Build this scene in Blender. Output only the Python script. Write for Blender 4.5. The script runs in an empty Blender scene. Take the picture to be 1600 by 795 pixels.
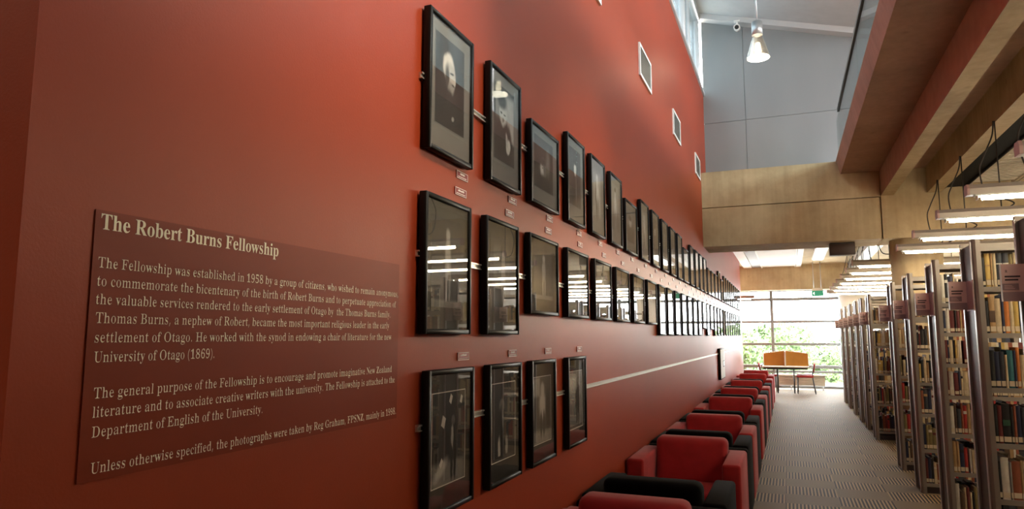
import bpy, bmesh, math, random
from mathutils import Vector, Matrix
from mathutils.geometry import tessellate_polygon
S = bpy.context.scene
C = S.collection
PI = math.pi
rnd = random.Random(7)

# ---------------------------------------------------------------- camera
f_px, cx, cy = 1075.0, 800.0, 397.5
vp = (1232.0, 525.0)                       # where the corridor's depth lines meet
d = Vector(((vp[0]-cx)/f_px, -(vp[1]-cy)/f_px, -1)).normalized()
zc = Vector((0, 1, -d.y/d.z)).normalized()
xc = d.cross(zc)
cam = bpy.data.cameras.new('camera')
cam.sensor_fit = 'HORIZONTAL'; cam.sensor_width = 36; cam.lens = f_px/1600*36
cam.clip_start = 0.05; cam.clip_end = 400
co = bpy.data.objects.new('camera', cam); C.objects.link(co)
co.matrix_world = Matrix.Translation((0, 0, 1.6)) @ Matrix((xc, d, zc)).to_4x4()
S.camera = co

# ---------------------------------------------------------------- light
W = bpy.data.worlds.new('sky'); S.world = W; W.use_nodes = True
bg = W.node_tree.nodes['Background']
# overcast sky: about three times brighter overhead than at the horizon
SKY_HORIZON, SKY_ZENITH = 9.5, 15.0
bg.inputs[0].default_value = (0.97, 0.98, 1.0, 1)
_nt = W.node_tree
_tc = _nt.nodes.new('ShaderNodeTexCoord'); _sp = _nt.nodes.new('ShaderNodeSeparateXYZ'); _mr = _nt.nodes.new('ShaderNodeMapRange')
_mr.inputs[1].default_value = 0; _mr.inputs[2].default_value = 1; _mr.inputs[3].default_value = SKY_HORIZON; _mr.inputs[4].default_value = SKY_ZENITH
_nt.links.new(_tc.outputs['Generated'], _sp.inputs[0]); _nt.links.new(_sp.outputs[2], _mr.inputs[0]); _nt.links.new(_mr.outputs[0], bg.inputs[1])
vs = S.view_settings
vs.view_transform = 'Standard'; vs.look = 'None'; vs.gamma = 1; vs.exposure = 1.05; vs.use_curve_mapping = False
SPOT = 145.0                                # picture spotlights under the gallery, watts
LAMP = 38.0                                 # fluorescent tube strength
S.cycles.max_bounces = 10; S.cycles.diffuse_bounces = 6; S.cycles.transparent_max_bounces = 24
S.cycles.use_denoising = True; S.cycles.sample_clamp_indirect = 8.0

def portal(name, loc, sx, sy, direction):
    l = bpy.data.lights.new(name, 'AREA'); l.shape = 'RECTANGLE'; l.size = sx; l.size_y = sy
    l.cycles.is_portal = True
    o = bpy.data.objects.new(name, l); C.objects.link(o); o.location = loc
    o.rotation_euler = Vector(direction).to_track_quat('-Z', 'Y').to_euler()
    return o
portal('clerestory_daylight', (-1.33, 6.5, 6.6), 1.5, 11.6, (1, 0, 0)).rotation_euler = (0, -PI/2, 0)
portal('upper_window_daylight', (6.2, 3.4, 5.6), 1.3, 16.6, (-1, 0, 0)).rotation_euler = (0, PI/2, 0)
portal('rooflight_daylight', (3.05, 5.25, 6.45), 1.4, 6.1, (0, 0, -1)).rotation_euler = (0, 0, 0)
portal('end_window_daylight', (-0.5, 23.55, 1.6), 6.8, 3.1, (0, -1, 0)).rotation_euler = (-PI/2, 0, 0)

# ---------------------------------------------------------------- materials
def new_mat(name):
    m = bpy.data.materials.new(name); m.use_nodes = True
    nt = m.node_tree
    return m, nt, nt.nodes['Principled BSDF']
def N(nt, t, **k):
    n = nt.nodes.new(t)
    for a, v in k.items(): setattr(n, a, v)
    return n
def mat(name, col, rough=0.5, metal=0.0, spec=0.5, var=0.0, scale=6.0, bump=0.0, bscale=60.0, sheen=0.0, stretch=(1, 1, 1), col2=None):
    m, nt, p = new_mat(name)
    p.inputs['Base Color'].default_value = (*col, 1)
    p.inputs['Roughness'].default_value = rough; p.inputs['Metallic'].default_value = metal
    p.inputs['Specular IOR Level'].default_value = spec
    if sheen: p.inputs['Sheen Weight'].default_value = sheen
    tc = N(nt, 'ShaderNodeTexCoord'); mp = N(nt, 'ShaderNodeMapping'); mp.inputs['Scale'].default_value = stretch
    nt.links.new(tc.outputs['Object'], mp.inputs[0])
    if var or col2:
        no = N(nt, 'ShaderNodeTexNoise'); no.inputs['Scale'].default_value = scale; no.inputs['Detail'].default_value = 5
        nt.links.new(mp.outputs[0], no.inputs[0])
        mx = N(nt, 'ShaderNodeMix', data_type='RGBA')
        c2 = col2 or tuple(c*(1-var) for c in col); c1 = col if col2 else tuple(min(1, c*(1+var)) for c in col)
        mx.inputs[6].default_value = (*c1, 1); mx.inputs[7].default_value = (*c2, 1)
        rp = N(nt, 'ShaderNodeValToRGB'); rp.color_ramp.elements[0].position = .35; rp.color_ramp.elements[1].position = .65
        nt.links.new(no.outputs[0], rp.inputs[0]); nt.links.new(rp.outputs[0], mx.inputs[0])
        nt.links.new(mx.outputs[2], p.inputs['Base Color'])
    if bump:
        n2 = N(nt, 'ShaderNodeTexNoise'); n2.inputs['Scale'].default_value = bscale; n2.inputs['Detail'].default_value = 3
        nt.links.new(mp.outputs[0], n2.inputs[0])
        b = N(nt, 'ShaderNodeBump'); b.inputs['Strength'].default_value = bump; b.inputs['Distance'].default_value = .01
        nt.links.new(n2.outputs[0], b.inputs['Height']); nt.links.new(b.outputs[0], p.inputs['Normal'])
    return m
def emis(name, col, s):
    m, nt, p = new_mat(name)
    p.inputs['Base Color'].default_value = (*col, 1)
    p.inputs['Emission Color'].default_value = (*col, 1); p.inputs['Emission Strength'].default_value = s
    return m
def glass_mat(name, tint=(1, 1, 1), f0=.04, gain=.96, rough=0.0):
    m, nt, p = new_mat(name); nt.nodes.remove(p)
    out = nt.nodes['Material Output']
    lw = N(nt, 'ShaderNodeLayerWeight'); lw.inputs[0].default_value = .5     # facing = 1 - |cos|
    pw = N(nt, 'ShaderNodeMath', operation='POWER'); pw.inputs[1].default_value = 5
    ma = N(nt, 'ShaderNodeMath', operation='MULTIPLY_ADD'); ma.inputs[1].default_value = gain; ma.inputs[2].default_value = f0
    tr = N(nt, 'ShaderNodeBsdfTransparent'); tr.inputs[0].default_value = (*tint, 1)
    gl = N(nt, 'ShaderNodeBsdfGlossy'); gl.inputs['Roughness'].default_value = rough
    mx = N(nt, 'ShaderNodeMixShader')
    L = nt.links.new
    L(lw.outputs['Facing'], pw.inputs[0]); L(pw.outputs[0], ma.inputs[0]); L(ma.outputs[0], mx.inputs[0])
    L(tr.outputs[0], mx.inputs[1]); L(gl.outputs[0], mx.inputs[2]); L(mx.outputs[0], out.inputs[0])
    return m
def concrete(name, a, b, rough=.8):
    m, nt, p = new_mat(name); L = nt.links.new
    tc = N(nt, 'ShaderNodeTexCoord')
    n1 = N(nt, 'ShaderNodeTexNoise'); n1.inputs['Scale'].default_value = 1.3; n1.inputs['Detail'].default_value = 8; n1.inputs['Roughness'].default_value = .65
    n2 = N(nt, 'ShaderNodeTexNoise'); n2.inputs['Scale'].default_value = 30; n2.inputs['Detail'].default_value = 4
    mp = N(nt, 'ShaderNodeMapping'); mp.inputs['Scale'].default_value = (9, 9, .5)   # vertical drips
    n3 = N(nt, 'ShaderNodeTexNoise'); n3.inputs['Scale'].default_value = 1.5; n3.inputs['Detail'].default_value = 3
    vo = N(nt, 'ShaderNodeTexVoronoi'); vo.inputs['Scale'].default_value = 2.3
    L(tc.outputs['Object'], n1.inputs[0]); L(tc.outputs['Object'], n2.inputs[0]); L(tc.outputs['Object'], mp.inputs[0]); L(mp.outputs[0], n3.inputs[0]); L(tc.outputs['Object'], vo.inputs[0])
    ad = N(nt, 'ShaderNodeMath', operation='ADD'); ml = N(nt, 'ShaderNodeMath', operation='MULTIPLY'); ml.inputs[1].default_value = .74
    dm = N(nt, 'ShaderNodeMath', operation='MULTIPLY'); dm.inputs[1].default_value = .35; L(n3.outputs[0], dm.inputs[0])
    L(n1.outputs[0], ad.inputs[0]); L(dm.outputs[0], ad.inputs[1]); L(ad.outputs[0], ml.inputs[0])
    rp = N(nt, 'ShaderNodeValToRGB'); rp.color_ramp.elements[0].position = .36; rp.color_ramp.elements[1].position = .64
    rp.color_ramp.elements[0].color = (*b, 1); rp.color_ramp.elements[1].color = (*a, 1)
    L(ml.outputs[0], rp.inputs[0])
    r2 = N(nt, 'ShaderNodeValToRGB'); r2.color_ramp.elements[0].position = .02; r2.color_ramp.elements[1].position = .10
    r2.color_ramp.elements[0].color = (.72, .7, .68, 1); r2.color_ramp.elements[1].color = (1, 1, 1, 1)
    L(vo.outputs['Distance'], r2.inputs[0])
    mx = N(nt, 'ShaderNodeMix', data_type='RGBA', blend_type='MULTIPLY'); mx.inputs[0].default_value = .8
    L(rp.outputs[0], mx.inputs[6]); L(r2.outputs[0], mx.inputs[7]); L(mx.outputs[2], p.inputs['Base Color'])
    p.inputs['Roughness'].default_value = rough
    b_ = N(nt, 'ShaderNodeBump'); b_.inputs['Strength'].default_value = .25; b_.inputs['Distance'].default_value = .01
    L(n2.outputs[0], b_.inputs['Height']); L(b_.outputs[0], p.inputs['Normal'])
    return m

M = {}
M['red'] = mat('red_wall_paint', (.30, .040, .0125), .44, spec=.25, var=.05, scale=1.2, bump=.05, bscale=180)
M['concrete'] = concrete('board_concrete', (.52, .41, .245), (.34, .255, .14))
M['concrete_bounce'] = concrete('red_bounce_concrete', (.44, .27, .185), (.30, .18, .125))  # red bounce from the wall is tinted into the slab's colour
M['beam_side'] = mat('beam_side_concrete', (.40, .30, .23), .75, var=.08, bump=.15)  # plain unpainted concrete tone for the beam's side face
M['clad'] = mat('grey_metal_cladding', (.245, .262, .268), .42, metal=.2, var=.04, scale=1.5, stretch=(1, 1, .3))
M['ceil'] = mat('pale_grey_ceiling', (.46, .485, .495), .6, var=.03)
M['fascia'] = mat('light_grey_fascia', (.50, .52, .53), .45)
M['white'] = mat('white_paint', (.80, .79, .76), .5)
M['brown'] = mat('brown_wall', (.42, .34, .27), .7, var=.05)
M['offwhite'] = mat('offwhite_wall', (.62, .58, .50), .7, var=.05)
M['alu'] = mat('aluminium_frame', (.42, .44, .45), .35, metal=.6)
M['mullion'] = mat('grey_mullion', (.19, .195, .20), .6)
M['alu_light'] = mat('pale_aluminium', (.66, .68, .69), .35, metal=.4)
M['black'] = mat('black_frame', (.005, .005, .005), .45, spec=.2)
M['rail'] = mat('brushed_rail', (.72, .70, .66), .3, metal=.7)
M['dark'] = mat('dark_plum_steel', (.045, .032, .034), .4, metal=.2)
M['post'] = mat('bronze_grey_upright', (.24, .21, .185), .38, metal=.4)
M['corner'] = mat('ribbed_corner_post', (.62, .61, .60), .30, metal=.7)
M['shelf'] = mat('shelf_steel', (.25, .225, .195), .4, metal=.3)
M['redfab'] = mat('red_upholstery', (.34, .013, .015), .85, spec=.25, var=.10, scale=9, bump=.12, bscale=300, sheen=.2)
M['blackfab'] = mat('black_upholstery', (.0035, .0035, .0035), .9, spec=.06, var=.2, scale=9, bump=.12, bscale=300, sheen=.03)
M['plastic'] = mat('black_plastic', (.01, .01, .01), .45)
M['ochre'] = mat('ochre_screen_fabric', (.45, .21, .035), .8, var=.06, bump=.1, bscale=200)
M['sign'] = mat('plum_sign_card', (.72, .49, .45), .5)
M['sign_dark'] = mat('sign_dark_band', (.30, .20, .21), .5)
M['sign_edge'] = mat('clear_acrylic_edge', (.85, .87, .88), .2)
M['ink'] = mat('dark_ink', (.03, .02, .025), .6)
M['panelvinyl'] = mat('dark_red_vinyl', (.215, .026, .0072), .46, spec=.2)
M['cream'] = mat('cream_lettering', (1.0, .92, .74), .7, spec=.1)
M['plaque'] = mat('maroon_plaque', (.22, .012, .016), .4)
M['white_ink'] = mat('white_ink', (.92, .82, .80), .5)
M['fixture'] = mat('fixture_body', (.32, .28, .24), .4, metal=.2)
M['cap'] = mat('fixture_end_cap', (.42, .25, .23), .5)
M['tube'] = emis('fluorescent_tube', (1.0, .84, .60), LAMP)
M['hb'] = emis('high_bay_lamp', (1.0, .88, .68), 9)
M['pages'] = mat('book_pages', (.62, .53, .38), .8)
M['label'] = mat('call_label', (.50, .42, .29), .6)
M['exit'] = emis('exit_green', (.02, .17, .09), .6)
M['exit_white'] = emis('exit_white', (.85, .95, .88), 1.0)
M['glass'] = glass_mat('window_glass', (.96, .98, .98))
M['tint'] = glass_mat('tinted_clerestory_glass', (.30, .345, .36))
M['bal'] = glass_mat('balustrade_glass', (.86, .93, .93))
M['pglass'] = glass_mat('picture_glass', (.95, .95, .95), .07, .93)
M['mat_grey'] = mat('grey_mount_board', (.20, .195, .175), .7)
M['mat_dark'] = mat('dark_mount_board', (.030, .027, .022), .7)
M['mat_olive'] = mat('olive_mount_board', (.060, .057, .043), .7)
M['bevel'] = mat('mount_bevel', (.92, .88, .80), .6)
M['leaf'] = mat('leaf_green', (.085, .135, .04), .6, var=.5, scale=2.0)
M['bark'] = mat('bark', (.12, .09, .06), .9)
M['terrace'] = mat('pale_terrace', (.62, .61, .58), .8, var=.05)
M['heater'] = mat('heater_steel', (.55, .51, .46), .5)
M['cable'] = mat('black_cable', (.01, .009, .008), .5)
M['brown_box'] = mat('brown_box', (.075, .05, .045), .5)

def carpet():
    m, nt, p = new_mat('banded_carpet'); L = nt.links.new
    tc = N(nt, 'ShaderNodeTexCoord'); sp = N(nt, 'ShaderNodeSeparateXYZ'); L(tc.outputs['Object'], sp.inputs[0])
    def mth(op, a, b=None, c=None):
        n = N(nt, 'ShaderNodeMath', operation=op)
        for i, v in enumerate((a, b, c)):
            if v is None: continue
            if isinstance(v, (int, float)): n.inputs[i].default_value = v
            else: L(v, n.inputs[i])
        return n.outputs[0]
    X, Y = sp.outputs[0], sp.outputs[1]
    TW, TL = 0.485, 0.82
    cxi = mth('FLOOR', mth('DIVIDE', mth('ADD', X, 9.794), TW))           # carpet-tile column
    yy = mth('ADD', mth('DIVIDE', Y, TL), mth('MULTIPLY', cxi, .45))        # staggered bands
    band = mth('GREATER_THAN', mth('FRACT', yy), .52)
    nz = N(nt, 'ShaderNodeTexNoise'); nz.inputs['Scale'].default_value = 40; L(tc.outputs['Object'], nz.inputs[0])
    wob = mth('MULTIPLY', nz.outputs[0], .6)
    dash = mth('GREATER_THAN', mth('SINE', mth('ADD', mth('MULTIPLY', X, 2*PI/.033), wob)), -.1)
    dark = mth('MULTIPLY', band, dash)
    n2 = N(nt, 'ShaderNodeTexNoise'); n2.inputs['Scale'].default_value = 220; L(tc.outputs['Object'], n2.inputs[0])
    n3 = N(nt, 'ShaderNodeTexNoise'); n3.inputs['Scale'].default_value = 1.5; L(tc.outputs['Object'], n3.inputs[0])
    mx = N(nt, 'ShaderNodeMix', data_type='RGBA'); mx.inputs[6].default_value = (.34, .235, .12, 1); mx.inputs[7].default_value = (.008, .0055, .004, 1)
    L(dark, mx.inputs[0])
    gap = N(nt, 'ShaderNodeMix', data_type='RGBA')                          # plain bands are a greyer tan
    gap.inputs[6].default_value = (.150, .105, .055, 1); L(band, gap.inputs[0]); L(mx.outputs[2], gap.inputs[7])
    mu = N(nt, 'ShaderNodeMix', data_type='RGBA', blend_type='MULTIPLY'); mu.inputs[0].default_value = 1
    g = mth('ADD', mth('ADD', mth('MULTIPLY', n2.outputs[0], .7), mth('MULTIPLY', n3.outputs[0], .35)), .48)
    cb = N(nt, 'ShaderNodeCombineColor'); L(g, cb.inputs[0]); L(g, cb.inputs[1]); L(g, cb.inputs[2])
    L(gap.outputs[2], mu.inputs[6]); L(cb.outputs[0], mu.inputs[7]); L(mu.outputs[2], p.inputs['Base Color'])
    p.inputs['Roughness'].default_value = .66; p.inputs['Specular IOR Level'].default_value = .20
    b_ = N(nt, 'ShaderNodeBump'); b_.inputs['Strength'].default_value = .5; b_.inputs['Distance'].default_value = .004
    L(n2.outputs[0], b_.inputs['Height']); L(b_.outputs[0], p.inputs['Normal'])
    return m
M['carpet'] = carpet()

# ---------------------------------------------------------------- mesh helpers
class MB:
    def __init__(s): s.bm = bmesh.new()
    def box(s, a, b, mi=0, bev=0.0, seg=2):
        bm = s.bm if not bev else bmesh.new()
        a, b = [min(p, q) for p, q in zip(a, b)], [max(p, q) for p, q in zip(a, b)]
        v = [bm.verts.new((x, y, z)) for x in (a[0], b[0]) for y in (a[1], b[1]) for z in (a[2], b[2])]
        for q in ((0, 1, 3, 2), (4, 6, 7, 5), (0, 4, 5, 1), (2, 3, 7, 6), (0, 2, 6, 4), (1, 5, 7, 3)):
            bm.faces.new([v[i] for i in q]).material_index = mi
        if bev:
            bmesh.ops.bevel(bm, geom=list(bm.edges), offset=bev, segments=seg, profile=.5, affect='EDGES', clamp_overlap=True)
            s.take(bm, mi)
        return s
    def take(s, bm, mi=0, mtx=None, smooth=True):
        mp = {}
        for v in bm.verts: mp[v] = s.bm.verts.new(mtx @ v.co if mtx else v.co)
        for fc in bm.faces:
            try:
                n = s.bm.faces.new([mp[v] for v in fc.verts]); n.material_index = mi; n.smooth = smooth
            except ValueError: pass
        bm.free()
    def prism(s, pts, axis, a, b, mi=0, smooth=False):
        """extrude polygon pts (2D) along axis from a to b"""
        def P(p, t):
            return {'x': (t, p[0], p[1]), 'y': (p[0], t, p[1]), 'z': (p[0], p[1], t)}[axis]
        n = len(pts); A = [s.bm.verts.new(P(p, a)) for p in pts]; B = [s.bm.verts.new(P(p, b)) for p in pts]
        s.bm.faces.new(A[::-1]).material_index = mi; s.bm.faces.new(B).material_index = mi
        for i in range(n):
            fc = s.bm.faces.new((A[i], A[(i+1) % n], B[(i+1) % n], B[i])); fc.material_index = mi; fc.smooth = smooth
        return s
    def tube(s, pts, r, n=10, mi=0, cap=True):
        pts = [Vector(p) for p in pts]; rings = []
        rr = r if isinstance(r, (list, tuple)) else [r]*len(pts)
        up = None
        for i, p in enumerate(pts):
            t = (pts[min(i+1, len(pts)-1)] - pts[max(i-1, 0)]).normalized()
            if up is None: up = t.orthogonal().normalized()
            up = (up - t*up.dot(t)).normalized(); w = t.cross(up)
            rings.append([s.bm.verts.new(p + (up*math.cos(2*PI*k/n) + w*math.sin(2*PI*k/n))*rr[i]) for k in range(n)])
        for a, b in zip(rings, rings[1:]):
            for k in range(n):
                fc = s.bm.faces.new((a[k], a[(k+1) % n], b[(k+1) % n], b[k])); fc.material_index = mi; fc.smooth = True
        if cap:
            s.bm.faces.new(rings[0][::-1]).material_index = mi; s.bm.faces.new(rings[-1]).material_index = mi
        return s
    def build(s, name, mats, parent=None):
        bmesh.ops.recalc_face_normals(s.bm, faces=list(s.bm.faces))
        me = bpy.data.meshes.new(name); s.bm.to_mesh(me); s.bm.free()
        for m in (mats if isinstance(mats, (list, tuple)) else [mats]): me.materials.append(M[m] if isinstance(m, str) else m)
        o = bpy.data.objects.new(name, me); C.objects.link(o)
        if parent: o.parent = parent
        return o
def quad(name, pts, m, parent=None, uv=False):
    me = bpy.data.meshes.new(name); me.from_pydata(pts, [], [tuple(range(len(pts)))]); me.materials.append(M[m] if isinstance(m, str) else m)
    if uv:
        l = me.uv_layers.new(name='UVMap')
        for i, c in enumerate(((0, 0), (1, 0), (1, 1), (0, 1))): l.data[i].uv = c
    o = bpy.data.objects.new(name, me); C.objects.link(o)
    if parent: o.parent = parent
    return o
def empty(name, loc=(0, 0, 0), rz=0.0):
    o = bpy.data.objects.new(name, None); C.objects.link(o); o.location = loc; o.rotation_euler = (0, 0, rz); o.empty_display_size = .1
    return o
def tag(o, label, cat, group=None, kind=None):
    o['label'] = label; o['category'] = cat
    if group: o['group'] = group
    if kind: o['kind'] = kind
    return o
def struct(o, label=None):
    o['kind'] = 'structure'
    if label: o['label'] = label
    return o
def sbox(name, a, b, m, bev=0): return struct(MB().box(a, b, 0, bev).build(name, m))
def copy_tree(o, parent=None):
    c = o.copy(); C.objects.link(c)
    if parent: c.parent = parent
    for ch in list(o.children): copy_tree(ch, c)
    return c
ORD = ['zeroth', 'first', 'second', 'third', 'fourth', 'fifth', 'sixth', 'seventh', 'eighth', 'ninth', 'tenth', 'eleventh', 'twelfth',
       'thirteenth', 'fourteenth', 'fifteenth', 'sixteenth', 'seventeenth', 'eighteenth', 'nineteenth', 'twentieth', 'twenty-first',
       'twenty-second', 'twenty-third', 'twenty-fourth', 'twenty-fifth', 'twenty-sixth', 'twenty-seventh', 'twenty-eighth', 'twenty-ninth',
       'thirtieth', 'thirty-first', 'thirty-second', 'thirty-third']

# ---------------------------------------------------------------- the room
WX = -1.23
sbox('floor', (-4.2, -5.2, -.12), (6.4, 23.7, 0), 'carpet')
mb = MB(); mb.box((-1.45, .78, 0), (WX, 12.3, 5.85)); mb.box((-1.45, 12.3, 0), (WX, 20.9, 3.9))
struct(mb.build('wall_left', 'red'))
sbox('wall_recess', (-4.2, .78, 0), (-1.45, 1.0, 5.85), 'red')
sbox('wall_back', (-4.2, -5.2, 0), (6.4, -5, 7.6), 'brown')
sbox('wall_alcove', (-4.2, -5, 0), (-4, .78, 5.85), 'brown')
sbox('wall_right', (6.2, -5, 0), (6.4, 23.7, 4.95), 'offwhite')
sbox('wall_corner', (-4.2, 20.7, 0), (-4, 23.7, 3.9), 'offwhite')
sbox('wall_return', (-4.2, 20.7, 0), (-1.45, 20.9, 3.9), 'red')
sbox('wall_header', (-1.45, -5, 5.85), (WX, .78, 7.6), 'red')
sbox('roof', (-4.2, -5.2, 5.85), (-1.45, 1.0, 6.0), 'offwhite')
# upper storey end wall: grey cladding sheets with narrow open joints
mb = MB()
for x0, x1 in ((WX, -.53), (-.524, 6.2)):
    for z0, z1 in ((4.2, 5.337), (5.343, 7.6)): mb.box((x0, 12.3, z0), (x1, 12.42, z1))
mb.box((WX, 12.36, 4.2), (6.2, 12.45, 7.6))
struct(mb.build('wall_far', 'clad'))
# sloping roof soffit, then level over the gallery
zt = lambda x: 7.337 - .282*(x + 1.23)
RX0, RX1, RY0, RY1 = 2.35, 3.75, 2.2, 8.3            # rooflight over the gallery
mb = MB(); zg = zt(2.3)
mb.prism([(-1.6, zt(-1.6)), (2.3, zg), (2.3, zg+.25), (-1.6, zt(-1.6)+.25)], 'y', -5.2, 12.5)
for a, b in (((2.3, -5.2), (RX0, 12.5)), ((RX1, -5.2), (6.4, 12.5)), ((RX0, -5.2), (RX1, RY0)), ((RX0, RY1), (RX1, 12.5))): mb.box((*a, zg), (*b, zg+.25))
struct(mb.build('ceiling', 'ceil'))
mb = MB(); mb.prism([(-1.23, zt(-1.23)-.10), (2.3, zt(2.3)-.10), (2.3, zt(2.3)), (-1.23, zt(-1.23))], 'y', 12.12, 12.3)
struct(mb.build('trim_1', 'fascia'))
sbox('wall_gallery', (6.2, -5, 6.28), (6.4, 12.5, 6.6), 'offwhite')
# gallery slab, downstand beams, cross beams
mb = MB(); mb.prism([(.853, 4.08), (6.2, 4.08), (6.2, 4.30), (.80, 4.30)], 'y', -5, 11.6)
struct(mb.build('slab', 'concrete_bounce'))
def beam(x0, x1, z0, z1, m2=None):
    mb = MB(); mb.box((x0, -5, z0), (x1, 11.53, z1))
    if m2: mb.bm.faces.ensure_lookup_table(); mb.bm.faces[0].material_index = 1
    return struct(mb.build('beam', ['concrete', m2] if m2 else 'concrete'))
beam(1.385, 1.555, 3.70, 4.08, 'beam_side'); beam(1.99, 2.17, 3.70, 4.08); beam(3.95, 4.13, 3.70, 4.08)
mb = MB()
mb.box((WX, 11.53, 3.05), (1.364, 12.42, 3.680)); mb.box((WX, 11.53, 3.694), (1.38, 12.42, 4.285)); mb.box((WX, 11.60, 3.06), (1.39, 12.40, 4.27))
mb.box((1.386, 11.53, 3.05), (6.2, 12.42, 4.08))
struct(mb.build('beam', 'concrete'))
mb = MB()
for x0, x1 in ((-4, -.72), (-.714, 1.10), (1.106, 6.2)): mb.box((x0, 23.0, 3.03), (x1, 23.4, 3.69))
mb.box((-4, 23.02, 3.04), (6.2, 23.38, 3.9))
struct(mb.build('beam', 'concrete'))
# ceiling past the cross beam: white slatted panels, ribs and a strip of light
sbox('ceiling_far', (-4.2, 12.42, 3.80), (6.4, 23.7, 4.1), 'concrete')
def slat_panel(x0, x1, y0, y1, z, m, pitch=.11, frame=True, dark=False):
    mb = MB(); n = int((y1-y0)/pitch)
    for k in range(n): mb.box((x0+.03, y0+k*pitch, z), (x1-.03, y0+k*pitch+pitch*(.45 if dark else .62), z+.02))
    zb = z + (.07 if dark else .03); mb.box((x0+.03, y0, zb), (x1-.03, y1, zb+.015), 1 if dark else 0)
    if frame:
        mb.box((x0, y0, z-.02), (x0+.03, y1, z+.045)); mb.box((x1-.03, y0, z-.02), (x1, y1, z+.045))
    return struct(mb.build('ceiling_panel', [m, 'plastic']))
slat_panel(-.70, .30, 12.5, 23.0, 3.745, 'white', .16)
sbox('ceiling_panel', (WX, 12.5, 3.74), (-.98, 23.0, 3.8), 'white')
sbox('ceiling_panel', (-.965, 12.5, 3.755), (-.715, 23.0, 3.8), 'ceil')
sbox('ceiling_panel', (.31, 12.5, 3.73), (.45, 23.0, 3.8), 'white')
slat_panel(2.50, 3.06, -2, 11.5, 3.77, 'offwhite', .11, True, True); slat_panel(3.08, 3.9, -2, 11.5, 3.77, 'offwhite', .11, True, True)
mb = MB(); mb.box((2.185, -2, 3.745), (2.455, 11.45, 4.0)); mb.box((2.19, -2, 3.73), (2.21, 11.45, 3.745)); mb.box((2.435, -2, 3.715), (2.455, 11.45, 3.745))
tag(mb.build('air_duct', 'blackfab'), 'long black air duct tucked beside the concrete beam above the shelves', 'duct')
mb = MB(); mb.box((1.75, 12.6, 3.60), (2.05, 22.9, 3.79))
tag(mb.build('air_duct', 'alu'), 'grey air duct under the far ceiling beyond the cross beam', 'duct')
# round columns
def column(x, y, r, z1, m):
    mb = MB(); mb.tube([(x, y, 0), (x, y, z1)], r, 40); return struct(mb.build('column', m))
column(1.85, 11.88, .35, 3.06, 'concrete'); column(1.80, 22.5, .38, 3.06, 'white')

# ---------------------------------------------------------------- windows
def window_frame(name, boxes, panes, m='alu'):
    mb = MB()
    for a, b in boxes: mb.box(a, b, 0, .004, 1)
    o = struct(mb.build(name, m))
    for a, b in panes: MB().box(a, b).build('pane', 'tint' if name == 'window_2' else 'glass', o)['kind'] = 'structure'
    return o
bx = []
for z, h in ((3.03, .05), (2.76, .09), (2.05, .08), (1.35, .08), (.655, .10), (.50, .07), (.04, .07)): bx.append(((-4, 23.42, z-h/2), (6.2, 23.50, z+h/2)))
for x in (-3.9, -.46, 2.98, 6.1): bx.append(((x-.045, 23.40, 0), (x+.045, 23.52, 3.05)))
window_frame('window_1', bx, [((-3.9, 23.455, .03), (6.1, 23.463, 3.03))], 'mullion')
bx = [((-1.45, .78, 5.85), (-1.20, 12.3, 5.91)), ((-1.42, .78, 7.22), (-1.24, 12.3, 7.34))]
for y in (.83, 2.0, 3.9, 6.1, 8.3, 10.3, 12.2): bx.append(((-1.38, y-.045, 5.9), (-1.26, y+.045, 7.3)))
for y in (9.25, 11.2): bx.append(((-1.40, y-.03, 5.9), (-1.30, y+.03, 7.3)))
window_frame('window_2', bx, [((-1.345, .78, 5.9), (-1.337, 12.3, 7.3))], 'alu_light')
window_frame('window_4', [((RX0, y-.03, zg+.05), (RX1, y+.03, zg+.15)) for y in (2.3, 4.25, 6.25, 8.2)], [((RX0, RY0, zg+.14), (RX1, RY1, zg+.148))], 'alu_light')
window_frame('window_3', [((6.22, y-.03, 4.95), (6.32, y+.03, 6.28)) for y in (-4.9, -1, 3, 7, 11, 12.4)], [((6.26, -5, 4.95), (6.268, 12.4, 6.28))])

# ---------------------------------------------------------------- armchairs
def rb(a, b, bev=.03, seg=3): return MB().box(a, b, 0, bev, seg)
def armchair(fab):
    """front faces -Y, origin at the floor under the centre; 0.85 wide, 0.84 deep"""
    r = empty('armchair')
    w = .425
    for sx in (-1, 1):
        a = (sx*w, -.42, .03); b = (sx*(w-.135), .30, .655)
        rb(a, b, .022).build('arm', fab, r)
        MB().box((sx*(w-.02), -.38, 0), (sx*(w-.09), -.31, .035)).build('foot', 'plastic', r)
        MB().box((sx*(w-.02), .26, 0), (sx*(w-.09), .33, .035)).build('foot', 'plastic', r)
    rb((-.292, -.40, .10), (.292, .28, .30), .02).build('base', fab, r)
    rb((-.288, -.42, .29), (.288, .10, .43), .04).build('seat_cushion', fab, r)
    rb((-w, .29, .03), (w, .42, .64), .025).build('back_frame', fab, r)
    m0 = MB(); m0.box((-.285, .04, .40), (.285, .23, .757), 0, .05, 4)
    for v in m0.bm.verts:
        k = (v.co.z-.40)/.357; v.co.y += .10*k; v.co.x *= 1+.02*k
        v.co.y -= .02*math.cos(v.co.x*5)*(1 if v.co.y < .2 else 0)
    m0.build('back_cushion', fab, r)
    return r
red0, blk0 = armchair('redfab'), armchair('blackfab')
ACX = -.79
reds = [3.50, 5.87, 7.67, 10.0, 11.8, 13.95, 16.5, 18.1]
blacks = [4.47, 6.73, 8.53, 10.86, 12.66, 14.81]
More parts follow.
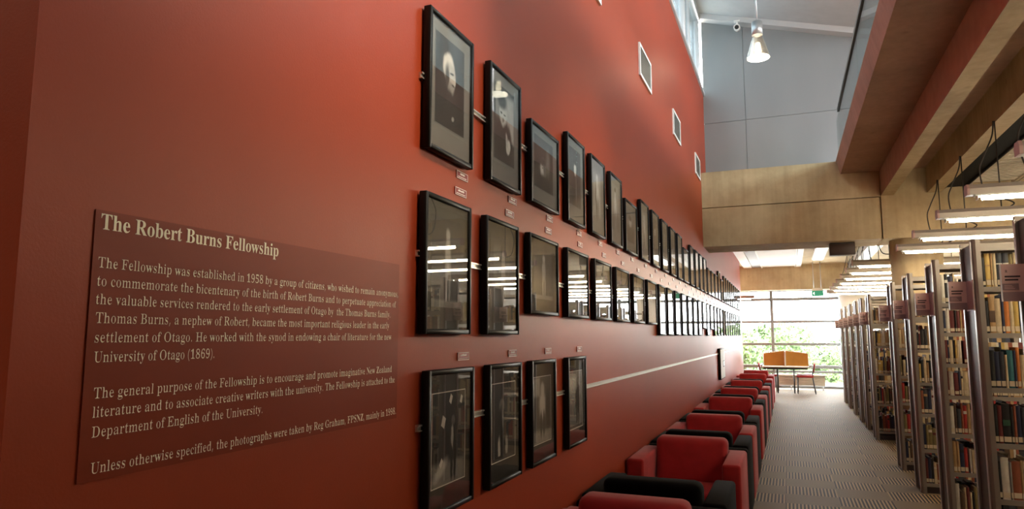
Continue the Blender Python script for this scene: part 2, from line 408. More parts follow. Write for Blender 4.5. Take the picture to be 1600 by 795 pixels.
rl = ['red armchair facing camera, cut off by the bottom edge, nearest of the row', 'red armchair facing camera, tallest cushion fully in view, behind the nearest black armchair',
      'red armchair facing camera, third red one from the front of the row', 'red armchair facing camera, fourth red one along the wall',
      'red armchair facing camera, fifth red one along the wall', 'red armchair facing camera, sixth red one along the wall',
      'red armchair facing camera, next to last of the row near the desk', 'red armchair at the far end of the row, closest to the desk']
bl = ['black armchair with its back to camera, nearest black one in the row'] + ['black armchair turned away, %s black one along the red wall' % ORD[i] for i in range(2, 6)] + ['black armchair turned away, farthest black one along the red wall']
for i, y in enumerate(reds):
    o = red0 if i == 0 else copy_tree(red0)
    o.location = (ACX + rnd.uniform(-.004, .004), y, 0)
    tag(o, rl[i], 'armchair', 'red armchairs along the wall')
for i, y in enumerate(blacks):
    o = blk0 if i == 0 else copy_tree(blk0)
    o.location = (ACX, y, 0); o.rotation_euler = (0, 0, PI)
    tag(o, bl[i], 'armchair', 'black armchairs along the wall')

# ---------------------------------------------------------------- letter outlines (thousandths of the letter size), b = bold, r = regular
RAW = {
 'b': {
  'B': '16 0,16 17,45 22,62 32,72 51,75 82,75 369,69 412,51 433,15 439,15 455,220 455,318 444,377 409,396 351,384 302,348 268,287 247,360 223,404 185,418 132,407 76,371 35,314 9,238 0;182 252,188 252,234 257,263 272,279 301,285 345,281 385,269 412,248 428,216 434,198 432,188 425,182 391;222 24,259 30,283 49,296 81,301 128,295 176,277 208,245 225,197 231,182 231,182 65,190 33,202 26',
  'F': '15 0,15 17,45 23,62 34,72 53,75 84,75 375,71 405,61 423,43 433,14 439,14 455,394 455,394 320,377 320,369 357,355 385,336 406,310 420,275 428,230 431,200 429,186 421,182 398,182 247,190 247,229 253,256 270,274 301,284 347,302 347,302 118,285 118,274 168,257 200,229 218,189 224,182 224,182 81,188 43,196 31,210 24,257 17,257 0',
  'R': '15 0,15 17,45 22,62 32,72 50,75 81,75 379,71 406,62 424,44 434,16 439,16 455,217 455,305 448,367 426,405 388,417 334,406 285,372 248,315 224,432 50,452 26,478 17,480 17,480 0,338 0,201 212,182 212,182 81,185 50,194 32,212 22,242 17,242 0;182 234,203 234,249 240,280 258,298 290,304 336,295 389,268 421,224 431,202 429,190 422,182 385',
  'T': '92 0,92 17,123 21,142 31,152 50,156 81,156 433,149 433,102 426,65 403,41 367,29 318,11 318,11 455,410 455,410 317,394 317,375 382,333 420,269 433,263 433,263 81,267 49,276 30,296 21,328 17,328 0',
  'b': '43 -11,43 388,37 428,8 439,8 455,138 455,138 279,175 308,221 318,254 313,284 299,308 276,326 245,338 208,342 166,337 118,323 75,300 40,270 13,233 -4,192 -10,148 -1,105 28,53 -11;183 14,213 23,232 49,242 95,245 160,242 213,231 251,212 273,184 280,155 270,144 257,138 242,138 69,149 28',
  'e': '154 -10,117 -5,85 10,58 35,37 69,24 109,19 157,24 201,38 240,59 273,87 298,120 313,157 318,209 309,249 280,274 234,283 173,283 166,117 166,127 97,154 56,199 42,237 53,270 86,285 73,228 11;116 192,201 192,201 215,193 277,181 292,161 297,127 274,116 203',
  'h': '18 0,18 16,45 26,52 56,52 399,46 429,36 437,19 440,19 455,148 455,148 267,190 305,243 318,292 306,321 271,330 212,330 56,337 26,347 19,363 16,363 0,202 0,202 16,207 16,228 26,235 56,235 217,229 258,219 268,203 271,173 262,148 235,148 56,154 26,164 19,180 16,180 0',
  'i': '101 362,81 366,65 376,54 393,50 412,54 432,65 449,81 460,101 463,120 460,137 449,147 432,151 412,147 393,136 376,120 366;18 0,18 16,45 26,52 56,52 252,47 285,20 293,21 310,148 310,148 56,154 26,180 16,180 0',
  'l': '18 0,18 16,45 26,52 56,52 398,47 429,38 436,20 439,20 455,148 455,148 56,154 26,180 16,180 0',
  'n': '18 0,18 16,45 26,52 56,52 253,46 284,36 291,19 294,19 310,148 310,148 267,190 306,243 318,292 306,321 271,330 212,330 56,337 26,347 19,363 16,363 0,202 0,202 16,207 16,228 26,235 56,235 217,229 258,219 268,203 271,173 262,148 235,148 56,154 26,164 19,180 16,180 0',
  'o': '169 -10,127 -5,90 11,60 37,38 70,24 110,19 154,24 199,38 239,60 272,90 297,127 313,168 318,209 313,245 298,275 273,298 240,312 200,317 154,312 108,298 69,275 36,245 11,210 -5;169 11,193 18,209 39,217 81,220 154,217 227,208 271,192 292,169 299,144 292,128 271,120 227,117 154,120 82,128 39,144 18',
  'p': '17 -139,17 -124,40 -117,50 -101,52 -64,52 243,46 283,19 295,19 310,143 310,143 263,180 305,230 319,264 314,293 298,317 274,335 241,346 203,350 160,346 113,334 72,316 38,291 12,261 -5,227 -10,183 1,148 32,148 -58,152 -99,167 -118,197 -123,197 -139;195 28,222 36,239 59,249 99,253 154,250 208,241 248,225 270,199 278,171 267,148 235,148 69,167 38',
  'r': '18 0,18 16,45 26,52 56,52 252,46 285,20 293,21 310,146 310,146 252,165 280,187 301,210 314,233 318,258 315,275 304,286 287,289 266,287 248,278 234,265 225,248 222,222 231,207 250,189 260,175 255,162 241,152 220,149 192,149 56,152 37,159 25,197 16,197 0',
  's': '151 -10,122 -6,87 6,73 9,60 4,51 -9,36 -9,36 105,53 105,66 68,87 39,112 21,140 15,162 18,179 27,189 40,192 58,183 84,156 105,107 130,76 148,54 169,41 193,37 220,44 259,65 291,98 312,141 319,166 316,199 308,206 306,213 305,223 308,230 319,244 319,244 222,228 222,215 254,196 277,174 291,149 296,130 294,116 286,108 274,105 259,115 232,146 212,191 189,221 172,241 151,253 127,257 95,250 51,228 18,194 -3',
  't': '124 -9,89 -4,66 10,53 36,48 71,48 279,20 279,20 300,88 369,129 424,144 424,144 310,208 310,208 279,144 279,144 82,149 51,157 43,168 40,189 49,206 75,222 66,182 9',
  'u': '131 -10,91 -3,65 17,51 51,46 97,46 248,39 282,29 291,11 294,11 310,142 310,142 74,151 46,162 38,177 36,205 43,228 66,228 248,221 283,209 291,189 294,189 310,324 310,324 70,331 39,360 30,360 13,300 7,228 -10,228 40,209 19,186 3,160 -7',
  'w': '122 -10,17 265,6 284,-11 293,-11 310,138 310,138 293,120 289,114 276,116 266,120 253,167 127,211 235,201 266,190 288,168 295,168 310,323 310,323 293,302 288,296 276,296 269,298 262,336 141,382 256,387 275,380 289,356 295,356 310,445 310,445 295,425 284,412 258,304 -10,289 -10,223 197,140 -10',
 },
 'r': {
  '(': '140 -106,98 -43,67 28,49 104,43 184,49 265,67 342,97 415,141 480,166 480,124 413,94 340,76 264,71 185,76 108,94 32,124 -40,166 -106',
  ')': '36 -106,78 -40,107 32,125 108,131 185,125 264,107 340,77 413,35 480,61 480,104 415,135 342,153 265,158 184,152 104,134 28,104 -43,61 -106',
  ',': '39 -87,62 -3,78 78,124 78,110 71,88 -8,59 -87',
  '.': '89 -9,76 1,72 15,69 36,72 57,76 71,89 81,104 71,108 57,111 36,108 15,104 1',
  '1': '65 0,81 36,120 36,145 38,167 45,175 79,134 416,89 365,78 351,67 346,59 349,55 359,52 375,47 396,87 412,148 447,187 482,233 482,233 79,240 47,260 38,288 36,327 36,343 0',
  '5': '165 -7,119 -4,94 5,75 18,61 35,51 54,45 75,45 95,53 109,65 118,81 121,72 83,91 52,122 43,154 40,206 50,233 63,247 83,255 111,258 148,252 192,234 223,194 241,146 247,99 243,71 235,61 247,81 480,303 480,309 357,291 357,287 380,280 399,244 406,91 406,115 281,126 288,168 291,230 282,274 256,307 211,319 148,315 108,303 75,285 48,268 27,218 1',
  '6': '197 -7,158 -1,126 18,97 49,72 93,56 151,51 222,54 275,63 325,78 370,98 409,124 441,151 466,183 481,222 486,261 484,281 476,296 464,308 449,317 431,319 412,315 393,305 376,290 364,260 360,277 400,264 434,244 443,211 447,163 435,131 401,113 345,146 269,168 286,218 294,262 285,294 258,322 214,331 155,321 90,292 38,253 5;199 38,238 44,260 64,272 98,276 148,271 196,259 228,233 247,193 253,142 243,104 221,110 138,126 81,152 48',
  '8': '183 -7,138 -2,104 11,79 31,59 57,46 88,41 122,48 162,68 193,96 219,140 242,102 267,78 296,62 327,57 364,60 395,71 423,90 449,112 469,145 482,191 486,245 478,279 453,304 415,313 369,307 333,291 305,223 260,279 230,309 199,328 166,334 127,323 71,292 29,248 2;195 283,244 298,260 317,268 340,271 370,264 407,243 436,216 444,187 447,150 442,124 426,113 402,109 372,114 341,130 318;187 32,229 37,262 55,278 82,283 116,277 146,259 170,224 192,159 216,105 178,94 152,90 120,95 84,111 56,144 38',
  '9': '152 -7,121 -4,100 4,86 17,74 33,56 69,59 94,75 107,76 80,88 56,115 41,162 36,226 57,258 122,230 230,196 198,180 188,155 185,113 194,81 220,54 264,45 324,49 369,63 409,85 441,110 466,140 481,177 486,216 480,248 463,277 433,302 390,319 332,324 261,313 157,300 111,280 72,254 39,227 14,194 -2;184 233,215 236,244 245,272 278,266 352,252 403,227 432,181 441,140 434,116 413,104 377,100 328,107 275,131 244',
  'B': '16 0,34 17,54 22,83 32,93 51,96 82,96 369,90 412,64 433,31 439,15 455,220 455,310 444,356 409,375 351,363 302,333 268,266 247,346 223,383 185,397 132,386 76,354 35,307 9,238 0;161 252,188 252,241 257,284 272,300 301,306 345,302 385,290 412,259 428,216 434,189 432,167 425,161 391;222 24,270 30,304 49,317 81,322 128,316 176,298 208,254 225,197 231,161 231,161 65,169 33,194 26',
  'D': '20 0,39 17,55 21,84 30,92 46,95 75,95 374,92 407,82 426,50 435,32 439,15 455,222 455,319 441,385 396,431 325,447 228,432 128,388 57,324 14,228 0;222 24,293 37,340 75,364 139,372 229,357 342,312 410,229 433,194 431,169 423,161 385,161 72,169 34,193 27',
  'E': '14 0,30 17,51 20,83 30,93 48,96 78,96 369,93 405,83 425,52 435,33 439,16 455,389 455,395 320,388 320,377 373,356 406,302 424,232 430,191 428,165 417,162 388,162 246,193 246,242 252,271 269,284 300,292 345,300 345,300 118,292 118,281 181,272 201,249 213,190 222,162 222,162 67,164 47,181 35,230 28,276 30,323 39,360 53,383 75,401 105,416 143,430 143,393 0',
  'F': '15 0,34 17,54 23,83 34,93 53,96 84,96 375,92 405,82 423,52 433,32 439,14 455,384 455,389 320,382 320,375 357,366 385,352 406,320 420,275 428,230 431,193 429,165 421,161 398,161 247,190 247,238 253,268 270,281 301,289 347,297 347,297 118,289 118,282 168,269 200,238 218,189 224,161 224,161 81,167 43,177 31,203 24,243 17,257 0',
  'G': '268 -10,207 -3,155 19,114 55,78 103,56 161,49 229,56 295,78 352,114 399,154 435,202 458,257 465,305 459,361 441,388 436,414 443,424 465,432 465,432 308,424 308,412 346,397 379,377 406,344 426,307 439,262 443,180 419,138 347,125 228,133 135,159 67,206 26,275 13,315 16,348 27,360 45,364 71,364 128,360 154,348 170,315 179,290 182,275 198,500 198,483 182,466 179,436 171,428 155,425 128,425 29,351 0',
  'H': '15 0,33 17,53 22,83 32,93 50,96 81,96 379,92 406,83 424,53 434,34 439,16 455,242 455,226 439,193 432,166 415,161 379,164 251,360 251,363 379,358 415,332 432,297 439,282 455,507 455,489 439,469 434,440 424,431 407,428 379,428 81,431 52,440 33,469 22,489 17,507 0,282 0,300 17,319 21,350 31,360 49,363 81,361 221,163 221,161 81,164 50,173 32,204 22,224 17,242 0',
  'I': '13 0,32 17,51 23,80 32,93 49,96 75,96 387,93 412,82 427,51 435,29 439,13 455,244 455,228 439,208 435,177 427,165 412,162 387,162 77,166 44,194 26,230 17,246 0',
  'N': '408 -11,98 350,98 79,100 49,103 31,128 21,149 17,167 0,18 0,34 17,66 23,83 41,84 79,97 388,56 433,39 439,18 455,139 455,399 169,399 377,397 414,381 431,347 439,331 455,480 455,462 439,442 434,418 425,415 407,413 377,417 -11',
  'O': '261 -11,218 -6,180 7,145 29,115 58,87 93,66 134,53 179,49 228,53 276,66 321,87 362,116 397,146 426,181 448,221 462,265 466,308 462,346 448,381 427,410 399,438 364,460 323,473 277,477 228,473 179,460 134,438 93,410 58,379 29,344 7,304 -6;265 12,349 36,388 108,400 228,392 321,369 389,325 430,260 443,176 419,137 347,124 228,132 135,156 67,200 26',
  'P': '15 0,33 17,53 22,83 32,93 50,96 81,96 379,92 406,83 424,53 434,34 439,16 455,214 455,287 452,326 440,348 422,369 398,383 367,388 332,377 280,349 240,306 214,242 206,161 206,161 81,164 50,173 32,204 22,224 17,242 0;161 230,201 230,253 235,293 253,308 283,313 329,309 375,296 406,263 425,216 431,169 424,161 398',
  'R': '15 0,33 17,53 22,83 32,93 50,96 81,96 379,92 406,83 424,53 434,34 439,16 455,217 455,299 448,352 426,384 388,396 334,385 285,355 248,294 224,411 50,435 26,470 17,459 17,480 0,356 0,222 212,161 212,161 81,164 50,173 32,204 22,224 17,242 0;161 234,203 234,258 240,301 258,319 290,325 336,316 389,283 421,224 431,195 429,169 422,161 385',
  'S': '48 -11,48 158,57 158,72 94,93 50,138 24,197 15,241 20,274 36,291 60,299 89,286 129,240 160,176 191,129 221,98 253,77 289,71 332,72 370,82 403,103 429,129 449,155 462,185 466,224 461,275 448,286 446,305 445,320 450,325 466,334 466,335 319,327 319,318 354,306 385,290 410,263 429,230 441,194 445,154 440,125 426,110 406,103 380,105 356,118 336,175 303,239 273,300 233,316 211,329 188,338 133,334 93,321 58,296 29,268 8,234 -6,192 -10,163 -8,134 1,106 9,85 12,62 7,56 -11',
  'T': '92 0,109 17,130 21,163 31,173 50,177 81,177 433,149 433,92 426,50 403,33 367,24 318,16 318,20 455,401 455,406 317,398 317,384 382,346 420,274 433,242 433,242 81,246 49,256 30,289 21,312 17,328 0',
  'U': '248 -13,177 -2,135 29,104 81,94 155,94 379,91 406,82 424,52 434,33 439,15 455,240 455,225 439,191 432,164 415,160 379,160 140,165 88,182 51,221 29,275 22,351 37,387 83,400 159,400 378,399 406,394 423,369 433,345 439,328 455,474 455,455 439,437 432,419 421,415 404,414 378,414 181,403 92,364 32,316 -2',
  'X': '11 0,29 17,68 30,101 66,214 208,99 386,68 425,44 435,21 439,35 439,14 455,244 455,239 439,229 439,185 433,169 415,180 388,265 289,331 373,354 414,341 432,309 439,293 455,458 455,437 439,455 439,418 435,384 423,347 373,260 265,392 57,418 28,451 17,443 17,464 0,238 0,259 17,243 17,292 23,311 41,296 79,210 183,128 81,109 45,122 24,158 17,174 0',
  'Z': '20 0,41 11,258 430,214 430,135 420,98 407,82 386,69 356,57 316,49 316,68 455,406 455,385 443,174 29,239 29,310 37,366 61,393 103,411 164,424 164,396 0',
  'a': '255 -10,234 1,200 35,140 2,95 -9,74 -4,61 11,46 34,41 63,52 104,80 136,130 164,219 190,220 241,217 266,208 282,180 292,148 296,102 290,89 274,93 257,102 231,99 215,93 202,87 194,77 191,68 194,62 203,57 218,54 236,57 259,65 278,85 295,105 308,131 316,162 318,216 312,244 292,264 259,272 210,272 62,274 40,304 34,313 42,308 28,281 -1;151 34,189 41,220 63,220 169,138 151,107 123,97 84,105 46',
  'b': '43 -11,64 388,58 428,28 439,8 455,117 455,149 279,188 308,221 318,246 313,267 299,287 276,305 245,317 208,321 166,316 118,302 75,280 40,253 13,225 -4,192 -10,160 -1,105 28,53 -11;183 14,230 23,252 49,263 95,266 160,263 213,252 251,228 273,184 280,141 270,123 257,117 242,117 69,138 28',
  'c': '156 -10,128 -5,103 11,80 35,59 68,45 106,40 150,46 196,61 237,82 271,111 297,141 313,175 319,210 314,233 298,251 275,256 245,255 228,251 215,247 207,236 204,222 216,217 251,217 261,217 271,208 290,169 297,122 285,100 248,91 187,97 123,116 76,152 48,204 38,247 47,271 72,277 60,213 8',
  'd': '140 -10,116 -5,95 10,74 35,56 66,44 104,40 147,45 196,57 237,76 272,99 297,121 313,146 318,175 309,211 280,244 401,241 419,225 430,193 439,176 455,298 455,298 75,304 41,322 32,332 28,343 11,289 6,223 -10,233 39,173 2;171 28,194 31,221 41,236 56,244 76,244 242,238 257,220 270,174 281,130 273,109 250,100 210,97 153,99 98,109 58,129 36',
  'e': '154 -10,125 -5,101 10,79 35,58 69,45 109,40 157,45 201,59 240,77 273,103 298,128 313,157 318,198 309,233 280,254 234,262 173,283 166,105 166,106 97,136 56,199 42,245 53,270 86,277 73,212 11;116 192,209 192,222 215,208 277,195 292,152 297,109 274,95 203',
  'f': '15 0,34 16,54 22,71 35,73 73,73 277,26 277,26 310,73 310,73 353,81 400,104 436,132 457,174 465,203 460,222 446,241 425,243 400,241 381,236 367,233 358,224 355,210 365,206 376,206 391,210 420,212 426,212 433,207 441,180 443,150 440,134 430,127 390,127 310,188 310,188 277,127 277,127 65,129 40,138 26,167 18,183 16,199 0',
  'g': '146 -140,94 -136,62 -122,41 -100,30 -75,43 -46,90 -26,56 -1,45 30,49 54,58 74,78 92,123 110,63 150,43 212,48 242,61 268,78 289,99 305,126 315,157 318,191 315,233 304,305 304,304 268,248 268,265 237,270 203,267 176,255 151,239 131,221 116,199 106,172 103,157 103,136 104,102 94,91 84,85 71,97 55,141 49,175 49,254 40,269 29,282 13,291 -9,295 -37,292 -80,257 -113,213 -133;157 124,194 130,211 146,218 173,220 211,218 249,211 276,193 292,157 297,121 292,104 276,96 249,93 211,96 173,104 146,121 130;161 -116,225 -111,262 -94,275 -66,274 -51,258 -41,205 -34,97 -34,65 -52,58 -73,62 -89,80 -103,116 -113',
  'h': '18 0,38 16,66 26,73 56,73 399,67 429,47 437,40 440,19 455,127 455,158 267,204 305,243 318,276 306,300 271,309 212,309 56,316 26,337 19,342 16,363 0,202 0,223 16,217 16,249 26,256 56,256 217,250 258,233 268,203 271,157 262,127 235,127 56,133 26,153 19,159 16,180 0',
  'i': '101 362,91 366,84 376,75 393,71 412,75 432,84 449,91 460,101 463,111 460,118 449,126 432,130 412,126 393,117 376,111 366;18 0,38 16,66 26,73 56,73 252,68 285,41 293,21 310,127 310,127 56,133 26,159 16,180 0',
  'k': '17 0,37 16,66 26,73 56,73 398,68 429,48 436,41 439,21 455,127 455,169 169,236 248,250 264,259 278,247 290,209 293,227 293,206 310,345 310,328 293,295 284,265 260,213 209,325 34,345 21,355 16,376 0,211 0,232 16,222 16,250 20,260 32,253 49,183 147,127 134,127 56,133 26,159 16,180 0',
  'l': '18 0,38 16,66 26,73 56,73 398,68 429,48 436,41 439,20 455,127 455,127 56,133 26,159 16,180 0',
  'm': '18 0,38 16,66 26,73 56,73 253,67 284,46 291,40 294,19 310,137 310,146 265,203 305,237 318,276 304,320 261,379 304,418 318,450 306,473 271,483 212,483 56,489 26,509 19,515 16,536 0,377 0,398 16,404 19,424 26,431 56,431 217,425 258,407 268,377 271,342 263,303 237,303 56,310 26,329 19,335 16,356 0,199 0,220 16,226 19,246 26,253 56,253 217,247 258,230 268,199 271,154 262,125 235,125 56,131 27,150 19,156 16,177 0',
  'n': '18 0,38 16,66 26,73 56,73 253,67 284,46 291,40 294,19 310,138 310,148 267,204 306,243 318,276 306,300 271,309 212,309 56,316 26,337 19,342 16,363 0,202 0,223 16,217 16,249 26,256 56,256 217,250 258,233 268,203 271,157 262,127 235,127 56,133 26,153 19,159 16,180 0',
  'o': '169 -10,135 -5,106 11,79 37,59 70,45 110,40 154,45 199,59 239,79 272,106 297,134 313,168 318,201 313,230 298,257 273,277 240,291 200,296 154,291 108,277 69,257 36,230 11,202 -5;169 11,209 18,227 39,238 81,241 154,238 227,226 271,208 292,169 299,128 292,110 271,99 227,96 154,99 82,110 39,128 18',
  'p': '17 -139,38 -124,57 -117,71 -101,73 -64,73 243,67 283,40 295,19 310,132 310,143 263,196 305,230 319,254 314,275 298,296 274,314 241,325 203,329 160,325 113,313 72,295 38,273 12,252 -5,227 -10,197 1,157 32,127 -58,131 -99,153 -118,181 -123,197 -139;195 28,239 36,260 59,270 99,274 154,271 208,262 248,242 270,199 278,164 267,127 235,127 69,148 38',
  'r': '18 0,38 16,66 26,73 56,73 252,67 285,41 293,21 310,133 310,153 252,186 280,205 301,221 314,233 318,248 315,255 304,265 287,268 266,266 248,262 234,258 225,248 222,235 231,226 250,194 260,168 255,141 241,131 220,128 192,128 56,131 37,147 25,181 16,197 0',
  's': '151 -10,129 -6,95 6,73 9,53 4,47 -9,40 -9,40 105,48 105,58 68,73 39,100 21,140 15,171 18,193 27,203 40,208 58,203 84,171 105,121 130,94 148,75 169,62 193,58 220,60 259,81 291,108 312,141 319,160 316,192 308,201 306,213 305,229 308,234 319,240 319,240 222,233 222,223 254,209 277,185 291,149 296,121 294,102 286,93 274,88 259,95 232,132 212,178 189,203 172,220 151,232 127,236 95,234 51,211 18,184 -3',
  't': '124 -9,99 -4,87 10,74 36,69 71,69 279,28 279,41 300,103 369,133 424,140 424,123 310,194 310,194 279,123 279,123 82,128 51,142 43,173 40,195 49,206 75,217 66,164 9',
  'u': '131 -10,103 -3,86 17,72 51,67 97,67 248,60 282,41 291,32 294,11 310,121 310,121 74,130 46,151 38,177 36,220 43,249 66,249 248,242 283,219 291,210 294,189 310,303 310,303 70,310 39,340 30,350 13,295 7,228 -10,220 40,190 19,172 3,153 -7',
  'v': '147 -10,59 248,43 281,25 290,18 293,-3 310,164 310,143 294,151 294,119 290,108 276,109 268,185 122,243 253,250 272,247 289,221 294,208 310,300 310,284 295,274 289,267 279,252 243,155 -10',
  'w': '127 -10,38 265,27 284,10 293,-11 310,138 310,117 293,102 289,93 276,95 266,99 253,161 127,232 235,222 266,209 288,189 295,168 310,323 310,302 293,287 288,275 276,275 269,277 262,336 141,390 256,396 275,394 289,376 295,361 310,440 310,424 295,413 284,404 258,300 -10,293 -10,223 197,135 -10',
  'y': '52 -140,39 -137,30 -125,18 -107,14 -84,17 -67,21 -53,25 -43,36 -40,49 -49,53 -61,54 -76,53 -81,53 -87,57 -96,90 -99,107 -92,121 -74,136 -44,148 -5,57 251,46 275,32 287,5 293,16 293,-5 310,162 310,144 293,121 289,107 275,109 267,112 257,181 119,238 241,244 260,247 274,244 289,221 293,208 310,295 310,279 293,272 290,266 281,252 242,155 -24,120 -96,92 -117,85 -131',
  'z': '13 0,34 14,156 287,128 287,88 283,61 272,48 250,39 216,31 216,42 310,275 310,254 291,134 25,152 25,201 30,236 44,252 69,264 107,272 107,257 0',
 },
}
ADV = {'(': 201, ')': 201, ',': 180, '.': 180, '1': 375, '5': 375, '6': 375, '8': 375, '9': 375, 'B': 443, 'D': 496, 'E': 442, 'F': 404, 'G': 508, 'H': 523, 'I': 261, 'N': 494, 'O': 525, 'P': 418, 'R': 473, 'S': 390, 'T': 423, 'U': 492, 'X': 471, 'Z': 442, 'a': 344, 'b': 361, 'c': 293, 'd': 370, 'e': 301, 'f': 214, 'g': 327, 'h': 381, 'i': 198, 'k': 359, 'l': 199, 'm': 554, 'n': 381, 'o': 336, 'p': 371, 'r': 287, 's': 288, 't': 228, 'u': 375, 'v': 306, 'w': 435, 'y': 300, 'z': 293, ' ': 175}
GLYPH = {s: {c: [[tuple(float(q)/1000 for q in p.split()) for p in lp.split(',')] for lp in v.split(';')] for c, v in g.items()} for s, g in RAW.items()}
CAPH = max(p[1] for lp in GLYPH['r']['T'] for p in lp)

# ---------------------------------------------------------------- bookcases
BKX = 1.20
POST = [(0, .022), (.006, .008), (.02, 0), (.05, 0), (.05, .06), (0, .06)]          # plan of an upright: rounded nose to the aisle
SHELF_A = [.10, .53, .89, 1.255, 1.62, 1.935]
SHELF_B = [.10, .455, .775, 1.095, 1.365, 1.63, 1.885]
SHELF_C = [.13, .55, 1.02, 1.45, 1.80]
SHELF_D = [.10, .44, .80, 1.12, 1.46, 1.80]
cases = [(4.225, SHELF_A), (5.54, SHELF_A), (6.94, SHELF_B), (8.33, SHELF_D), (9.64, SHELF_D), (12.28, SHELF_C), (13.5, SHELF_D), (14.6, SHELF_D),
         (15.9, SHELF_D), (17.25, SHELF_D), (18.55, SHELF_D)]
CW, CD, CH = .95, .39, 2.265
def bookcase(shelves, flag=True):
    r = empty('bookcase')
    for (xx, fl) in ((0, 1), (CW-.05, 0)):
        for k, yy in ((1, 0), (-1, CD)):
            mb = MB(); mb.prism([(xx + (p[0] if fl else .05-p[0]), yy + k*p[1]) for p in POST], 'z', 0, CH, 0)
            # ribbed metal nose on the aisle face
            mb.box((xx-.004 if fl else xx+.05, yy+k*.024, .02), (xx if fl else xx+.054, yy+k*.056, CH-.02), 1)
            mb.build('upright', ['post', 'corner'], r)
        mb = MB(); mb.box((xx+.012, .058, .03), (xx+.034, CD-.058, CH-.03))
        mb.build('end_panel', 'dark', r)
    for z in shelves:
        mb = MB(); mb.box((.05, .03, z-.022), (CW-.05, CD-.03, z-.014)); mb.box((.05, .02, z-.034), (CW-.05, .032, z)); mb.box((.05, CD-.032, z-.034), (CW-.05, CD-.02, z))
        mb.box((.05, CD/2-.006, z), (CW-.05, CD/2+.006, z+.05))
        mb.build('shelf', 'shelf', r)
    mb = MB(); mb.box((.05, .015, CH-.06), (CW-.05, CD-.015, CH-.045)); mb.box((.05, .010, CH-.085), (CW-.05, .022, CH-.04)); mb.box((.05, CD-.022, CH-.085), (CW-.05, CD-.01, CH-.04))
    mb.build('top_canopy', 'shelf', r)
    mb = MB(); mb.box((.05, .035, 0), (CW-.05, CD-.035, .068)); mb.build('kick_plate', 'dark', r)
    # flag sign on a plum holder wrapped round the end of the case
    mb = MB(); mb.box((-.012, .02, 1.775), (-.004, .22, 1.985)); h = mb.build('sign_holder', 'sign_dark', r)
    mb = MB(); mb.box((-.125, .19, 1.785), (-.012, .198, 1.985), 0); mb.box((-.1255, .186, 1.785), (-.120, .1895, 1.985), 1)
    mb.box((-.119, .187, 1.785), (-.014, .1895, 1.835), 2); mb.box((-.119, .1872, 1.845), (-.045, .1895, 1.88), 2)
    for k, (x0, x1) in enumerate(((-.105, -.035), (-.105, -.045))): mb.box((x0, .1873, 1.914-k*.018), (x1, .1895, 1.922-k*.018), 3)
    for k in range(3): mb.box((-.110, .1865, 1.868-k*.008), (-.075+.006*k, .1895, 1.871-k*.008), 0)
    s_ = mb.build('sign_flag', ['sign', 'sign_edge', 'sign_dark', 'ink'], h)
    return r
def place_letters(txt, name, parent, m, fn, style='b', squeeze=1.0, size=1.0):
    """letters as flat filled shapes; fn maps (u, v) in text units to a world point"""
    bm = bmesh.new(); x = 0.0
    for ch in txt:
        g = GLYPH[style].get(ch)
        if g:
            loops = [[Vector((x+p[0], p[1], 0)) for p in lp] for lp in g]
            box = [(min(q.x for q in lp), min(q.y for q in lp), max(q.x for q in lp), max(q.y for q in lp)) for lp in loops]
            inside = lambda a, b: a[0] > b[0] and a[1] > b[1] and a[2] < b[2] and a[3] < b[3]
            for i, lp in enumerate(loops):                              # each outer stroke with the holes inside it
                if any(inside(box[i], bb) for bb in box): continue
                sub = [lp] + [l2 for j, l2 in enumerate(loops) if inside(box[j], box[i])]
                vs_ = [bm.verts.new(fn(q.x*squeeze*size, q.y*size)) for l2 in sub for q in l2]
                for t in tessellate_polygon(sub):
                    try: bm.faces.new([vs_[k] for k in t])
                    except ValueError: pass
        x += ADV[ch]/1000
    me = bpy.data.meshes.new(name); bm.to_mesh(me); bm.free(); me.materials.append(M[m])
    o = bpy.data.objects.new(name, me); C.objects.link(o)
    if parent: o.parent = parent
    return o
def text_width(txt): return sum(ADV[c] for c in txt)/1000

protos = {}
case_label = ['nearest bookcase, mostly cut off by the right edge, its plum sign by the frame edge', 'second bookcase from camera, filled with cream and dark books, lit end post',
              'third bookcase from camera, plum flag sign on its bronze end', 'fourth bookcase from camera along the right aisle side',
              'fifth bookcase from camera, just before the wider gap at the column', 'sixth bookcase from camera, first one past the round concrete column',
              'seventh bookcase from camera, seen only as a narrow end panel', 'eighth bookcase from camera, narrow end panel in the far group',
              'ninth bookcase from camera, narrow end panel in the far group', 'tenth bookcase from camera, next to last of the row',
              'farthest bookcase of the row, closest to the bright end window']
roots = []
for i, (y, sh) in enumerate(cases):
    if id(sh) in protos: o = copy_tree(protos[id(sh)])
    else:
        o = bookcase(sh); protos[id(sh)] = o
        h = [c for c in o.children if c.name.startswith('sign_holder')][0]
        place_letters('PR', 'sign_letters', h, 'ink', lambda u, v: Vector((-.113+u, .1868, 1.940+v)), 'b', .8, .03)
    o.location = (BKX, y, 0); roots.append(o)
    tag(o, case_label[i], 'bookcase', 'bookcases along the aisle')

for k, y in enumerate((2.88, 1.54, .2, -1.14)):                    # the row goes on past the right edge of the photograph
    o = copy_tree(protos[id(SHELF_D)]); o.location = (BKX, y, 0)
    tag(o, 'bookcase out of view at the right, %s before the nearest one in view' % ORD[k+1], 'bookcase', 'bookcases along the aisle')

